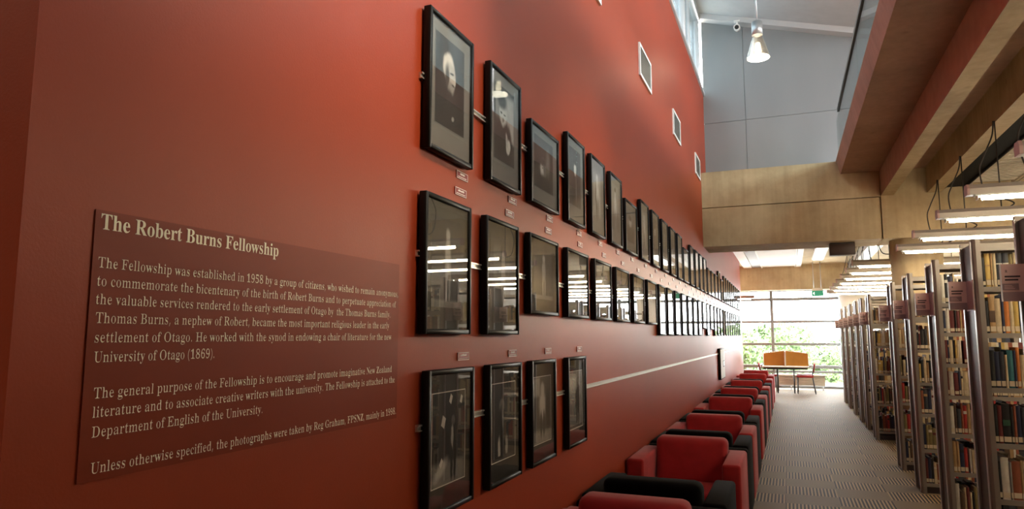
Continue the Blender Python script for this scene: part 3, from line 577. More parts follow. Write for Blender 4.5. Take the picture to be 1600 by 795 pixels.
# ---------------------------------------------------------------- books
BC = {'black': ((.010, .010, .010), 'black'), 'slate': ((.030, .036, .045), 'dark slate'), 'navy': ((.016, .024, .060), 'navy blue'), 'cream': ((.62, .50, .30), 'cream'),
      'yellow': ((.58, .40, .10), 'yellow'), 'tan': ((.42, .26, .11), 'tan'), 'orange': ((.60, .20, .035), 'orange'), 'red': ((.42, .025, .020), 'red'),
      'maroon': ((.14, .018, .016), 'maroon'), 'teal': ((.03, .17, .19), 'teal'), 'olive': ((.22, .17, .06), 'olive'), 'white': ((.68, .64, .55), 'white'),
      'rust': ((.28, .075, .03), 'rust brown'), 'green': ((.03, .10, .055), 'dark green'), 'grey': ((.25, .24, .22), 'grey'), 'pink': ((.50, .22, .18), 'faded pink'),
      'blue': ((.05, .13, .30), 'blue'), 'brown': ((.10, .055, .03), 'brown')}
for k, (c, _) in BC.items(): M['bk_'+k] = mat('book_cloth_'+k, tuple(.75*q for q in c), .55, var=.12, scale=25)
def book_geo(mb, w, h, dp, y0=0.0, ox=0.0, oz=0.0, sgn=1, mi=0, pmi=1):
    c = .0025
    Y = lambda v: y0 + sgn*v
    mb.box((ox, Y(.004), oz), (ox+c, Y(dp), oz+h), mi); mb.box((ox+w-c, Y(.004), oz), (ox+w, Y(dp), oz+h), mi)
    n = 5
    pts = [(ox + w*t/n, Y(.004 - .004*math.sin(PI*t/n))) for t in range(n+1)] + [(ox+w, Y(.007)), (ox, Y(.007))]
    mb.prism(pts, 'z', oz, oz+h, mi)
    mb.box((ox+c, Y(.006), oz+.003), (ox+w-c, Y(dp-.003), oz+h-.003), pmi)
nbooks = 0
def book(case, shelf_n, k, x, y, z, w, h, dp, col, extra=None, lean=0.0):
    global nbooks
    mb = MB(); book_geo(mb, w, h, dp)
    o = mb.build('book', ['bk_'+col, 'pages'])
    o.location = (x, y, z); o.rotation_euler = (0, lean, 0)
    size = 'thick' if w > .040 else 'slim' if w < .022 else 'tall' if h > .255 else 'small' if h < .20 else 'medium'
    tag(o, '%s %s book, %s from left on the %s shelf up, %s bookcase' % (size, BC[col][1], ORD[k], ORD[shelf_n], ORD[case]), 'book', 'books on the shelves of the %s bookcase' % ORD[case])
    lb = MB(); lb.box((.002, -.0012, .012), (w-.002, .0035, .012 + (.034 if h > .2 else .026))); lo = lb.build('call_label', 'label', o)
    if extra:
        eb = MB()
        for e in extra: eb.box((.0015, -.0009, h*e[0]), (w-.0015, .0035, h*e[1]))
        eb.build('title_band', 'bk_'+extra[0][2], o)
    nbooks += 1
    return o
# second bookcase, shelf by shelf as the photograph shows it (colour, width, height)
B2 = {6: [('black', .018, .20), ('yellow', .030, .26, 0), ('tan', .012, .25), ('cream', .020, .25), ('slate', .036, .245, 1), ('slate', .034, .24, 1), ('olive', .024, .22), ('cream', .02, .25), ('tan', .03, .23)],
      5: [('black', .020, .22), ('tan', .034, .245, 2), ('cream', .034, .235), ('navy', .016, .26), ('orange', .028, .25), ('cream', .022, .255), ('yellow', .030, .24), ('slate', .028, .25), ('cream', .03, .24)],
      4: [('black', .030, .25), ('navy', .028, .24), ('slate', .026, .24), ('cream', .014, .22), ('teal', .034, .25), ('navy', .014, .25), ('orange', .020, .27), ('cream', .028, .22), ('olive', .026, .26), ('grey', .03, .24)],
      3: [('black', .022, .25), ('maroon', .024, .25), ('black', .044, .26, 3), ('black', .016, .24), ('rust', .016, .25), ('navy', .026, .25), ('slate', .022, .24), ('navy', .026, .25), ('black', .02, .24)],
      2: [('black', .016, .24), ('white', .044, .27), ('grey', .014, .24), ('rust', .046, .25), ('tan', .012, .255), ('cream', .016, .25), ('navy', .030, .24), ('slate', .03, .25)],
      1: [('black', .03, .24), ('red', .03, .25), ('grey', .03, .26), ('brown', .034, .25), ('cream', .02, .24), ('navy', .03, .26), ('white', .03, .25)]}
EX = [[(.62, .66, 'tan'), (.2, .22, 'tan')], [(.66, .70, 'white')], [(.30, .62, 'brown')], [(.45, .60, 'green')]]
stuff = {}
def stuff_row(y0, z, x0, x1, gap, sgn, palette, seed):
    r = random.Random(seed); x = x0
    while x < x1:
        w = r.uniform(.014, .042); h = min(gap-.05, r.uniform(.19, .27)); c = r.choice(palette)
        if x + w > x1: break
        stuff.setdefault(c, []).append((x, y0, z, w, h, r.uniform(.13, .155), sgn)); x += w + .001
PAL_HI = ['cream', 'cream', 'yellow', 'cream', 'white', 'tan', 'olive', 'maroon', 'black', 'tan', 'navy', 'rust']
PAL_LO = ['black', 'maroon', 'slate', 'cream', 'navy', 'brown', 'rust', 'white', 'tan', 'black', 'olive', 'red', 'cream']
xvis = {1: 1.30, 2: 1.60, 3: 1.56, 4: 1.53, 5: 1.50, 6: 1.60, 7: 1.30}
for i, (y, sh) in enumerate(cases):
    n = i+1
    for s_i, z in enumerate(sh):
        gap = (sh[s_i+1]-.034 if s_i+1 < len(sh) else CH-.09) - z
        r = random.Random(100*n+s_i); x = BKX + .055; k = 0
        pal = PAL_HI if s_i >= len(sh)-3 else PAL_LO
        if n == 2:
            for row in B2[s_i+1]:
                k += 1; h = min(row[2], gap-.012)
                book(n, s_i+1, k, x, y+.028 + r.uniform(0, .006), z, row[1], h, .14, row[0], EX[row[3]] if len(row) > 3 else None); x += row[1]+.0012
        elif n in xvis:
            while x < BKX + (xvis[n]-BKX):
                w = r.choice((.014, .018, .022, .026, .03, .034)) + r.uniform(-.002, .003); h = min(gap-.03, r.uniform(.19, .265)); k += 1
                c = r.choice(pal); ex = None
                if r.random() < .3 and h > .2: ex = [(.70, .80, r.choice(['white', 'black', 'maroon', 'tan']))]
                book(n, s_i+1, k, x, y+.028 + r.uniform(0, .008), z, w, h, .14, c, ex); x += w+.0012
                if r.random() < .06: x += .012
        stuff_row(y+.03, z, x+.004, BKX+CW-.055, gap, 1, pal, n*31+s_i)
        stuff_row(y+CD-.03, z, BKX+.055, BKX+CW-.055, gap, -1, pal, n*77+s_i)
mb = MB(); keys = list(stuff)
for mi, c in enumerate(keys):
    for (x, y, z, w, h, dp, sg) in stuff[c]:
        Y = lambda v: y+sg*v
        mb.box((x, Y(0), z), (x+w, Y(dp), z+h), mi)
        mb.box((x+.002, Y(-.001), z+.012), (x+w-.002, Y(0), z+.042), len(keys))
tag(mb.build('books', ['bk_'+c for c in keys]+['label']), 'remaining rows of library books deep in the shelves of all bookcases', 'books', None, 'stuff')

# ---------------------------------------------------------------- strip lights above the aisles
def strip_light(x0, x1, y, z, cable_dx=.35):
    r = empty('strip_light', (x0, y, z)); Lx = x1-x0
    prof = [(-.05, .0), (-.055, .05), (-.035, .085), (.035, .085), (.055, .05), (.05, 0)]
    MB().prism(prof, 'x', .02, Lx-.02, 0).build('housing', 'fixture', r)
    for xx in (0, Lx-.02): MB().prism([(p[0]*1.08, p[1]*1.05-.002) for p in prof] , 'x', xx, xx+.02).build('end_cap', 'cap', r)
    mb = MB(); mb.tube([(.11, 0, -.022), (Lx-.11, 0, -.022)], .022, 12); mb.build('tube', 'tube', r)
    mb = MB(); n = int((Lx-.2)/.05)
    for k in range(7):                                             # open comb of fins at the aisle end
        mb.box((.075+k*.042, -.034, -.040), (.079+k*.042, .034, 0))
    mb.box((.06, -.040, -.012), (Lx-.06, -.037, 0)); mb.box((.06, .037, -.012), (Lx-.06, .040, 0))
    mb.build('louvre', 'alu_light', r)
    ztop = {True: 3.70, False: 3.80}[y < 12] - z
    for xx in (.55, Lx-.5):
        MB().tube([(xx, 0, .08), (xx, 0, ztop)], .006, 6).build('hanger_rod', 'cable', r)
    pts = [(.62+cable_dx*0, 0, .085), (.66, .02, .12), (.60, .03, .16), (.45, .03, .20), (.40, .02, .45), (.44, .0, .60), (.52, 0, ztop-.15), (.54, 0, ztop)]
    MB().tube(smooth_path(pts), .007, 6).build('power_cable', 'cable', r)
    return r
def smooth_path(pts, n=6):
    P = [Vector(p) for p in pts]; out = []
    for i in range(len(P)-1):
        a, b, c, e = P[max(i-1, 0)], P[i], P[i+1], P[min(i+2, len(P)-1)]
        for j in range(n):
            t = j/n; out.append(.5*((2*b)+(c-a)*t+(2*a-5*b+4*c-e)*t*t+(3*b-a-3*c+e)*t**3))
    return out + [P[-1]]
la = ['strip light hung nearest, its end cap at the right edge under the slatted ceiling', 'strip light hanging second nearest, directly before the concrete cross beam',
      'strip light hanging third, just above the second bookcase post', 'strip light hanging fourth, by the round concrete column', 'strip light hanging fifth, lowest of those in front of the column']
tag(strip_light(1.42, 4.2, 3.9, 2.757), 'strip light over the shelves just out of view at the right edge', 'light', 'strip lights before the column')
tag(strip_light(1.42, 4.2, 2.55, 2.757), 'strip light out of view, nearest the camera over the shelves', 'light', 'strip lights before the column')
for i, y in enumerate((5.23, 6.62, 7.85, 9.28, 10.62)):
    tag(strip_light(1.42, 4.2, y, 2.757), la[i], 'light', 'strip lights before the column')
lb_ = ['topmost of the far strip lights, just past the column', 'second from top of the far stack of strip lights', 'third from top of the far stack of strip lights',
       'fourth from top of the far stack of strip lights', 'third from bottom of the far stack of strip lights', 'second from bottom of the far stack of strip lights', 'lowest and farthest of the strip lights at the window']
for i, y in enumerate((12.35, 13.7, 15.0, 16.3, 17.5, 18.7, 20.2)):
    tag(strip_light(1.0, 3.9, y, 2.735), lb_[i], 'light', 'strip lights past the column')
tag(strip_light(-3.6, -.90, 22.0, 2.74), 'strip light at far left, its tip showing past the red wall', 'light')
# recessed light in the far ceiling
r = empty('ceiling_light', (.85, 18.4, 3.72))
MB().box((-.15, -.9, 0), (.15, 2.6, .06)).build('housing', 'white', r)
MB().box((-.12, -.86, -.006), (.12, 2.56, 0)).build('diffuser', emis('ceiling_diffuser', (1, .95, .86), 2.0), r)
tag(r, 'long white ceiling light recessed past the cross beam', 'light')

# ---------------------------------------------------------------- picture rails
FX = -1.19
def rail(z, y0, y1, label):
    mb = MB(); mb.box((WX, y0, z-.012), (-1.222, y1, z+.012)); mb.box((-1.2225, y0, z+.006), (-1.215, y1, z+.012)); mb.box((-1.2225, y0, z-.012), (-1.215, y1, z-.008))
    return tag(mb.build('hanging_rail', 'rail'), label, 'rail', 'picture rails on the red wall')
rail(2.560, 2.150, 20.3, 'thin metal rail behind the top row of framed portraits'); rail(1.895, 2.145, 20.3, 'thin metal rail behind the middle row of framed portraits')
rail(1.278, 2.165, 20.4, 'long white rail running along the wall past the four lowest portraits')

# ---------------------------------------------------------------- prints
def print_mat(name, bgc, ops, grain=.10):
    """soft tonal shapes of a black and white photograph: (kind, cx, cy, rx, ry, rotation, grey, softness)"""
    m, nt, p = new_mat(name); L = nt.links.new
    uv = N(nt, 'ShaderNodeUVMap'); col = None
    nz = N(nt, 'ShaderNodeTexNoise'); nz.inputs['Scale'].default_value = 7; nz.inputs['Detail'].default_value = 6; L(uv.outputs[0], nz.inputs[0])
    a = N(nt, 'ShaderNodeVectorMath', operation='MULTIPLY_ADD'); a.inputs[1].default_value = (.07, .07, 0); a.inputs[2].default_value = (-.035, -.035, 0)
    L(nz.outputs['Color'], a.inputs[0])
    w = N(nt, 'ShaderNodeVectorMath', operation='ADD'); L(uv.outputs[0], w.inputs[0]); L(a.outputs[0], w.inputs[1])
    base = N(nt, 'ShaderNodeRGB'); base.outputs[0].default_value = (bgc, bgc*.98, bgc*.92, 1); col = base.outputs[0]
    for (k, x, y, rx, ry, rot, g, s) in ops:
        g = min(.85, g*1.65) if g > .09 else g
        mp = N(nt, 'ShaderNodeMapping', vector_type='TEXTURE'); mp.inputs['Location'].default_value = (x, y, 0); mp.inputs['Rotation'].default_value = (0, 0, math.radians(rot)); mp.inputs['Scale'].default_value = (rx, ry, 1)
        L((w if k == 'e' else uv).outputs[0], mp.inputs[0])
        if k == 'e': ln = N(nt, 'ShaderNodeVectorMath', operation='LENGTH'); L(mp.outputs[0], ln.inputs[0]); val = ln.outputs['Value']
        else:
            sp = N(nt, 'ShaderNodeSeparateXYZ'); L(mp.outputs[0], sp.inputs[0])
            ax, ay = N(nt, 'ShaderNodeMath', operation='ABSOLUTE'), N(nt, 'ShaderNodeMath', operation='ABSOLUTE'); L(sp.outputs[0], ax.inputs[0]); L(sp.outputs[1], ay.inputs[0])
            mxm = N(nt, 'ShaderNodeMath', operation='MAXIMUM'); L(ax.outputs[0], mxm.inputs[0]); L(ay.outputs[0], mxm.inputs[1]); val = mxm.outputs[0]
        mr = N(nt, 'ShaderNodeMapRange', interpolation_type='SMOOTHSTEP'); mr.inputs[1].default_value = 1-s; mr.inputs[2].default_value = 1+s; mr.inputs[3].default_value = 1; mr.inputs[4].default_value = 0
        L(val, mr.inputs[0])
        mx = N(nt, 'ShaderNodeMix', data_type='RGBA'); mx.inputs[7].default_value = (g, g*.97, g*.90, 1); L(mr.outputs[0], mx.inputs[0]); L(col, mx.inputs[6]); col = mx.outputs[2]
    g2 = N(nt, 'ShaderNodeMix', data_type='RGBA', blend_type='OVERLAY'); g2.inputs[0].default_value = grain*2.5; L(col, g2.inputs[6]); L(nz.outputs[0], g2.inputs[7])
    L(g2.outputs[2], p.inputs['Base Color']); p.inputs['Roughness'].default_value = .6
    return m
E_, R_ = 'e', 'r'
P = {}
P['elder'] = print_mat('print_elder', .010, [(E_, .34, .18, .40, .40, 0, .018, .3), (E_, .44, .70, .19, .15, 8, .50, .22), (E_, .52, .60, .16, .15, 6, .34, .25), (E_, .40, .58, .08, .13, 0, .05, .5), (E_, .56, .645, .06, .016, 8, .03, .5), (E_, .66, .58, .03, .05, 18, .36, .35), (E_, .53, .47, .10, .07, 10, .20, .5), (E_, .60, .515, .05, .011, 0, .03, .5), (E_, .48, .36, .10, .09, 0, .03, .5), (E_, .60, .13, .04, .03, 0, .22, .4)])
P['chin'] = print_mat('print_hand_on_chin', .035, [(R_, .72, .62, .26, .30, 0, .30, .2), (R_, .2, .75, .12, .18, 0, .16, .3), (E_, .48, .22, .42, .36, 0, .014, .15), (E_, .44, .66, .18, .18, 0, .36, .2), (E_, .40, .80, .22, .10, 0, .03, .4), (E_, .52, .64, .05, .012, 0, .05, .5), (E_, .36, .65, .05, .012, 0, .05, .5), (E_, .45, .56, .05, .03, 0, .12, .5), (E_, .70, .24, .12, .09, 40, .42, .25), (E_, .62, .32, .05, .10, 20, .32, .3)])
P['low_face'] = print_mat('print_low_face', .020, [(E_, .5, .95, .6, .3, 0, .05, .6), (E_, .46, .42, .15, .19, 0, .36, .3), (E_, .55, .44, .08, .16, 0, .10, .5), (E_, .45, .56, .16, .08, 0, .05, .4), (E_, .5, .08, .34, .22, 0, .012, .3), (E_, .43, .44, .03, .012, 0, .03, .5), (E_, .72, .60, .10, .22, 0, .12, .7)])
P['small_face'] = print_mat('print_small_face', .035, [(E_, .5, .35, .26, .40, 0, .018, .3), (E_, .52, .66, .10, .13, 0, .42, .25), (E_, .52, .78, .12, .06, 0, .02, .4), (E_, .6, .3, .06, .2, 0, .10, .6)])
P['pale_figure'] = print_mat('print_pale_figure', .16, [(R_, .5, .5, .4, .42, 0, .22, .3), (E_, .5, .78, .12, .10, 0, .45, .3), (E_, .5, .45, .22, .28, 0, .42, .4), (E_, .42, .22, .08, .22, 5, .08, .4), (E_, .58, .24, .07, .22, -4, .10, .4), (E_, .34, .52, .05, .22, -12, .05, .5)])
P['light_coat'] = print_mat('print_light_coat', .12, [(R_, .5, .7, .5, .3, 0, .20, .3), (E_, .5, .82, .09, .08, 0, .38, .3), (E_, .5, .88, .10, .05, 0, .03, .4), (E_, .5, .52, .17, .26, 0, .44, .3), (E_, .5, .18, .12, .24, 0, .12, .4)])
P['standing'] = print_mat('print_standing_figure', .022, [(R_, .5, .85, .5, .12, 0, .035, .3), (E_, .52, .80, .07, .08, 0, .26, .4), (E_, .52, .55, .09, .22, 0, .22, .4), (E_, .47, .26, .035, .28, 3, .16, .4), (E_, .58, .26, .035, .28, -3, .14, .4), (R_, .5, .03, .5, .05, 0, .10, .4)])
P['window_figure'] = print_mat('print_window_figure', .030, [(R_, .30, .62, .16, .26, 0, .09, .2), (R_, .72, .62, .16, .26, 0, .05, .2), (E_, .58, .72, .07, .09, 0, .24, .4), (E_, .58, .42, .10, .30, 0, .17, .4)])
P['papers'] = print_mat('print_flying_papers', .010, [(R_, .5, .10, .5, .14, 0, .14, .3), (E_, .25, .16, .2, .06, 25, .34, .6), (R_, .55, .92, .05, .035, 60, .60, .08), (R_, .88, .90, .045, .03, 65, .60, .08), (R_, .33, .68, .05, .06, -25, .60, .08), (R_, .27, .24, .05, .03, 45, .50, .1), (E_, .62, .68, .05, .055, 0, .10, .3), (E_, .62, .44, .09, .20, 0, .028, .3), (E_, .60, .50, .035, .13, 0, .32, .3), (E_, .58, .20, .035, .20, 0, .012, .2), (E_, .68, .20, .035, .20, 0, .012, .2)])
P['seated'] = print_mat('print_seated_figure', .022, [(R_, .75, .72, .22, .2, 0, .09, .3), (E_, .42, .70, .11, .10, 0, .14, .3), (E_, .40, .45, .18, .24, 0, .012, .3), (E_, .45, .55, .03, .12, 8, .18, .4), (E_, .30, .14, .05, .16, 0, .40, .4), (E_, .62, .16, .05, .14, 0, .26, .5), (R_, .5, .03, .5, .03, 0, .06, .4)])
P['statue'] = print_mat('print_statue_figure', .12, [(R_, .15, .85, .2, .14, 0, .30, .3), (R_, .5, .08, .5, .10, 0, .22, .5), (E_, .50, .80, .11, .10, 0, .38, .4), (E_, .50, .55, .18, .20, 0, .46, .4), (E_, .42, .28, .06, .20, 0, .06, .3), (E_, .58, .28, .06, .20, 0, .07, .3), (E_, .8, .5, .12, .3, 0, .04, .5)])
P['horn'] = print_mat('print_raised_arm', .34, [(R_, .5, .20, .5, .20, 0, .16, .3), (E_, .3, .8, .3, .14, 0, .46, .6), (E_, .62, .48, .18, .22, 8, .012, .15), (E_, .60, .74, .035, .16, -4, .012, .2), (E_, .74, .68, .06, .07, 0, .014, .2), (E_, .56, .22, .06, .16, 0, .012, .2), (E_, .72, .20, .05, .15, 0, .012, .2), (R_, .5, .03, .5, .02, 0, .04, .2)])
P['profile'] = print_mat('print_profile', .05, [(R_, .5, .75, .5, .25, 0, .12, .4), (E_, .48, .60, .16, .17, 0, .34, .3), (E_, .46, .72, .18, .08, 0, .03, .4), (E_, .5, .2, .36, .26, 0, .020, .2)])

# ---------------------------------------------------------------- picture frames
def picture(y0, y1, z0, z1, pr, mount, margins, fillet=True):
    r = empty('picture_frame', (FX, (y0+y1)/2, z0))
    o = Vector((FX, (y0+y1)/2, z0)); w = .019; a, b = y0-o.y, y1-o.y; h = z1-z0
    mb = MB(); T = .032
    mb.box((-T, a, 0), (0, a+w, h), 0, .003, 1); mb.box((-T, b-w, 0), (0, b, h), 0, .003, 1)
    mb.box((-T, a+w, 0), (0, b-w, w), 0, .003, 1); mb.box((-T, a+w, h-w), (0, b-w, h), 0, .003, 1)
    mb.box((-T, a+.004, .004), (-T+.004, b-.004, h-.004))
    mb.build('moulding', 'black', r)
    MB().box((-.0075, a+w, w), (-.0055, b-w, h-w)).build('glass_pane', 'pglass', r)
    MB().box((-.020, a+w, w), (-.012, b-w, h-w)).build('mount_board', mount, r)
    W_, H_ = b-a-2*w, h-2*w
    l, rr, t, bt = margins
    u0, u1, v0, v1 = a+w+l*W_, b-w-rr*W_, w+bt*H_, h-w-t*H_
    if fillet:
        e = .0035; mb = MB()
        mb.box((-.0125, u0-e, v0-e), (-.0112, u1+e, v0)); mb.box((-.0125, u0-e, v1), (-.0112, u1+e, v1+e)); mb.box((-.0125, u0-e, v0), (-.0112, u0, v1)); mb.box((-.0125, u1, v0), (-.0112, u1+e, v1))
        mb.build('mount_bevel', fillet if isinstance(fillet, str) else 'bevel', r)
    q = quad('photograph', [(-.0114, u0, v0), (-.0114, u1, v0), (-.0114, u1, v1), (-.0114, u0, v1)], P[pr], r, True)
    return r
def plaque(y, z, label, group):
    w, h = .104, .031
    r = empty('name_plaque', (WX, y, z))
    MB().box((0, -w/2, -h/2), (.004, w/2, h/2)).build('plate', 'plaque', r)
    mb = MB(); e = .0022; x0, x1 = .004, .0046
    mb.box((x0, -w/2, -h/2), (x1, w/2, -h/2+e)); mb.box((x0, -w/2, h/2-e), (x1, w/2, h/2)); mb.box((x0, -w/2, -h/2), (x1, -w/2+e, h/2)); mb.box((x0, w/2-e, -h/2), (x1, w/2, h/2))
    mb.build('border', 'white_ink', r)
    mb = MB(); q = random.Random(int(y*997+z*131)); y_ = -q.uniform(.018, .030); end = -y_
    while y_ < end:                                            # a line of name too small to read
        l = q.uniform(.004, .007); mb.box((x0, y_, .001), (x1, y_+l, .001+q.choice((.006, .008, .008)))); y_ += l+.0016
    y_ = -.040
    while y_ < .038: l = q.uniform(.003, .006); mb.box((x0, y_, -.009), (x1, y_+l, -.0058)); y_ += l+.002
    mb.build('lettering', 'white_ink', r)
    return tag(r, label, 'name plaque', group)
R1 = [(2.165, 'T'), (2.728, 'T'), (3.255, 'W'), (3.892, 'T'), (4.435, 'T'), (4.985, 'T'), (5.492, 'W'), (6.135, 'T'), (6.70, 'T'), (7.27, 'T'), (7.83, 'T'), (8.375, 'T'),
      (8.88, 'W'), (9.53, 'T'), (10.09, 'T'), (10.62, 'T'), (11.14, 'T'), (11.70, 'W'), (12.30, 'W'), (12.93, 'W'), (13.60, 'T'), (14.16, 'W'), (14.80, 'T'), (15.36, 'T'),
      (15.92, 'T'), (16.52, 'T'), (17.12, 'T'), (17.72, 'T'), (18.32, 'T'), (18.92, 'T'), (19.52, 'T')]
R2 = [(2.152, 'T'), (2.692, 'T'), (3.232, 'W'), (3.87, 'W'), (4.497, 'W'), (5.116, 'W'), (5.745, 'W'), (6.38, 'W'), (6.995, 'T'), (7.532, 'T'), (8.08, 'T'), (8.63, 'T'), (9.18, 'T'),
      (9.73, 'T'), (10.30, 'T'), (10.86, 'W'), (11.42, 'T'), (11.97, 'W'), (12.62, 'T'), (13.20, 'T'), (13.80, 'T'), (14.42, 'T'), (15.0, 'T'), (15.6, 'T'), (16.22, 'T'), (16.84, 'T'),
      (17.44, 'T'), (18.05, 'T'), (18.66, 'T'), (19.30, 'T')]
R3 = [(2.19, 'T'), (2.73, 'T'), (3.256, 'T'), (3.866, 'T')]
near1 = [('elder', 'white-haired person in profile'), ('chin', 'person resting a hand by the chin'), ('low_face', 'small face low in a dark print'), ('small_face', 'small pale face in a dark print'),
         ('pale_figure', 'pale figure against a light background'), ('light_coat', 'standing figure in a light coat')]
near2 = [('standing', 'tall standing figure behind strong shelf reflections'), ('window_figure', 'figure before a window behind shelf reflections'), ('standing', 'standing figure behind a glowing column reflection')]
near3 = [('papers', 'person under flying white papers'), ('seated', 'person seated in a dark interior'), ('statue', 'pale figure standing among foliage'), ('horn', 'dark figure raising one arm')]
gen = ['pale_figure', 'profile', 'light_coat', 'low_face', 'window_figure', 'small_face']
def row(spec, rowname, zT, zW, near, mount, margins, pl, grp):
    n = len(spec)
    for i, (y0, k) in enumerate(spec):
        w = .385 if k == 'T' else .468
        z0, z1 = zT if k == 'T' else zW
        if i < len(near): pr, what = near[i]
        else: pr, what = gen[(i*5+len(spec)) % len(gen)], None
        o = picture(y0, y0+w, z0, z1, pr, mount, margins, 'bevel' if rowname == 'bottom' else 'mat_olive' if rowname == 'middle' else 'mat_grey')
        pos = '%s from left in the %s row' % (ORD[i+1], rowname) if i < 20 else '%s from the far end of the %s row' % (ORD[n-i], rowname) if n-i > 1 else 'last at the far end of the %s row' % rowname
        if i >= len(near): what = 'portrait photo' if k == 'T' else 'wide photo'
        tag(o, '%s, framed, %s' % (what, pos) if i < len(near) else 'black-framed %s, %s' % (what, pos), 'picture frame', 'framed portraits in the %s row' % rowname)
        if i < 24:
            plaque(y0+w*.5 + .16, pl, 'small maroon name plaque %s the %s picture from left in the %s row' % ('under' if rowname == 'top' else 'above', ORD[i+1], rowname), 'name plaques of the %s row' % rowname)
row(R1, 'top', (2.289, 2.837), (2.289, 2.727), near1, 'mat_grey', (.12, .16, .10, .19), 2.258, None)
row(R2, 'middle', (1.607, 2.124), (1.711, 2.124), near2, 'mat_olive', (.13, .14, .12, .17), 2.187, None)
row(R3, 'bottom', (.956, 1.477), (.956, 1.477), near3, 'mat_dark', (.08, .14, .14, .17), 1.519, None)

# ---------------------------------------------------------------- text panel on the wall
tp = empty('text_panel', (WX+.001, 1.47, 1.58))
MB().box((0, .915-1.47, 1.329-1.58), (.0022, 2.034-1.47, 1.843-1.58)).build('backing', 'panelvinyl', tp)
LINES = ['The Robert Burns Fellowship',
         'The Fellowship was established in 1958 by a group of citizens, who wished to remain anonymous,',
         'to commemorate the bicentenary of the birth of Robert Burns and to perpetuate appreciation of',
         'the valuable services rendered to the early settlement of Otago by  the Thomas Burns family.',
         'Thomas Burns, a nephew of Robert, became the most important religious leader in the early',
         'settlement of Otago. He worked with the synod in endowing a chair of literature for the new',
         'University of Otago (1869).',
         'The general purpose of the Fellowship is to encourage and promote imaginative New Zealand',
         'literature and to associate creative writers with the university. The Fellowship is attached to the',
         'Department of English of the University.',
         'Unless otherwise specified, the photographs were taken by Reg Graham, FPSNZ, mainly in 1998.']
geo = [(.926, 1.430, 1.806, 1), (.926, 2.030, 1.7315, 0), (.926, 2.014, 1.696, 0), (.926, 1.984, 1.661, 0), (.929, 1.976, 1.625, 0), (.929, 1.991, 1.588, 0), (.931, 1.231, 1.5505, 0),
       (.936, 1.998, 1.4825, 0), (.936, 2.017, 1.447, 0), (.937, 1.396, 1.410, 0), (.940, 2.030, 1.343, 0)]
for t, (ya, yb, z, bold) in zip(LINES, geo):
    size = (.0305 if bold else .0203)/CAPH
    sq = (yb-ya)/(text_width(t)*size)
    place_letters(t, 'text_line', tp, 'cream', lambda u, v: Vector((.0030, ya+u-1.47, z+v-1.58)), 'b' if bold else 'r', sq, size)
tag(tp, 'dark red wall panel of cream lettering about a writing fellowship', 'text panel')

# ---------------------------------------------------------------- wall vents
for i, y in enumerate((4.28, 6.375, 8.49, 10.71)):
    r = empty('wall_vent', (WX, y+.3, 4.10)); mb = MB()
    for a, b in (((-.3, 0), (.3, .03)), ((-.3, .30), (.3, .33)), ((-.3, .03), (-.27, .30)), ((.27, .03), (.3, .30))): mb.box((0, a[0], a[1]), (.018, b[0], b[1]))
    mb.build('vent_frame', 'white', r)
    mb = MB(); mb.box((0, -.27, .03), (.003, .27, .30), 1)
    for k in range(13): mb.box((.003, -.27, .037+k*.02), (.012, .27, .046+k*.02))
    mb.build('grille', ['shelf', 'plastic'], r)
    tag(r, ['white-framed wall vent cut off by the top edge', 'white-framed wall vent, largest one fully in view high on the red wall', 'white-framed wall vent, middle one high on the red wall', 'white-framed wall vent closest to the concrete beam'][i], 'vent', 'vents high on the red wall')

r = empty('added_fill_light', (-2.4, -1.6, 5.85))  # unseen panel light, added to brighten the end face of the wall
MB().box((-.7, -.5, -.06), (.7, .5, 0)).build('housing', 'white', r)
MB().box((-.66, -.46, -.066), (.66, .46, -.06)).build('diffuser', emis('fill_diffuser', (1, .88, .70), 9.0), r)
tag(r, 'added ceiling fill light, out of view behind the camera', 'light')

# ---------------------------------------------------------------- balustrade, lamp, camera, sign and small fittings
r = empty('balustrade', (.84, 4, 4.30))
for y0, y1 in ((-9, -6), (-5.98, -2.6), (-2.58, 1.0), (1.02, 4.2), (4.22, 7.1)): MB().box((0, max(y0, -8.9), -.12), (.012, y1, .64)).build('glass_panel', 'bal', r)
mb = MB(); mb.box((-.015, -8.9, .64), (.03, 7.1, .69)); mb.build('handrail', 'plastic', r)
MB().box((.0, 7.1, -.0), (.012, 7.55, .64)).build('glass_panel', 'bal', r)
tag(r, 'frameless glass balustrade with dark handrail along the gallery edge', 'balustrade')
r = empty('high_bay_lamp', (-.23, 10.2, 5.80))
prof = [(.055, .14), (.075, .10), (.10, .02), (.13, -.08), (.155, -.17), (.165, -.20)]
mb = MB(); n = 28
rings = [[mb.bm.verts.new((p[0]*math.cos(2*PI*k/n), p[0]*math.sin(2*PI*k/n), p[1])) for k in range(n)] for p in prof]
for a, b in zip(rings, rings[1:]):
    for k in range(n): mb.bm.faces.new((a[k], a[(k+1) % n], b[(k+1) % n], b[k])).smooth = True
mb.build('reflector', glass_mat('prismatic_glass', (.85, .82, .74), .18, .7, .25), r)
mb = MB(); mb.tube([(0, 0, -.195), (0, 0, -.205)], .15, 28); mb.build('lens', 'hb', r)
mb = MB(); mb.tube([(0, 0, .02), (0, 0, -.11)], [.03, .045], 14); mb.build('bulb', 'hb', r)
mb = MB(); mb.tube([(0, 0, .14), (0, 0, .34)], .075, 16); mb.tube([(0, 0, .34), (0, 0, zt(-.23)-5.80)], .012, 8); mb.build('gear_housing', 'alu', r)
tag(r, 'bell-shaped glass high bay lamp lit under the sloping ceiling', 'lamp')
r = empty('security_camera', (-.60, 12.12, 6.98))
mb = MB(); mb.tube([(0, .05, -.02), (0, -.10, -.06)], .055, 16); mb.build('camera_body', 'white', r)
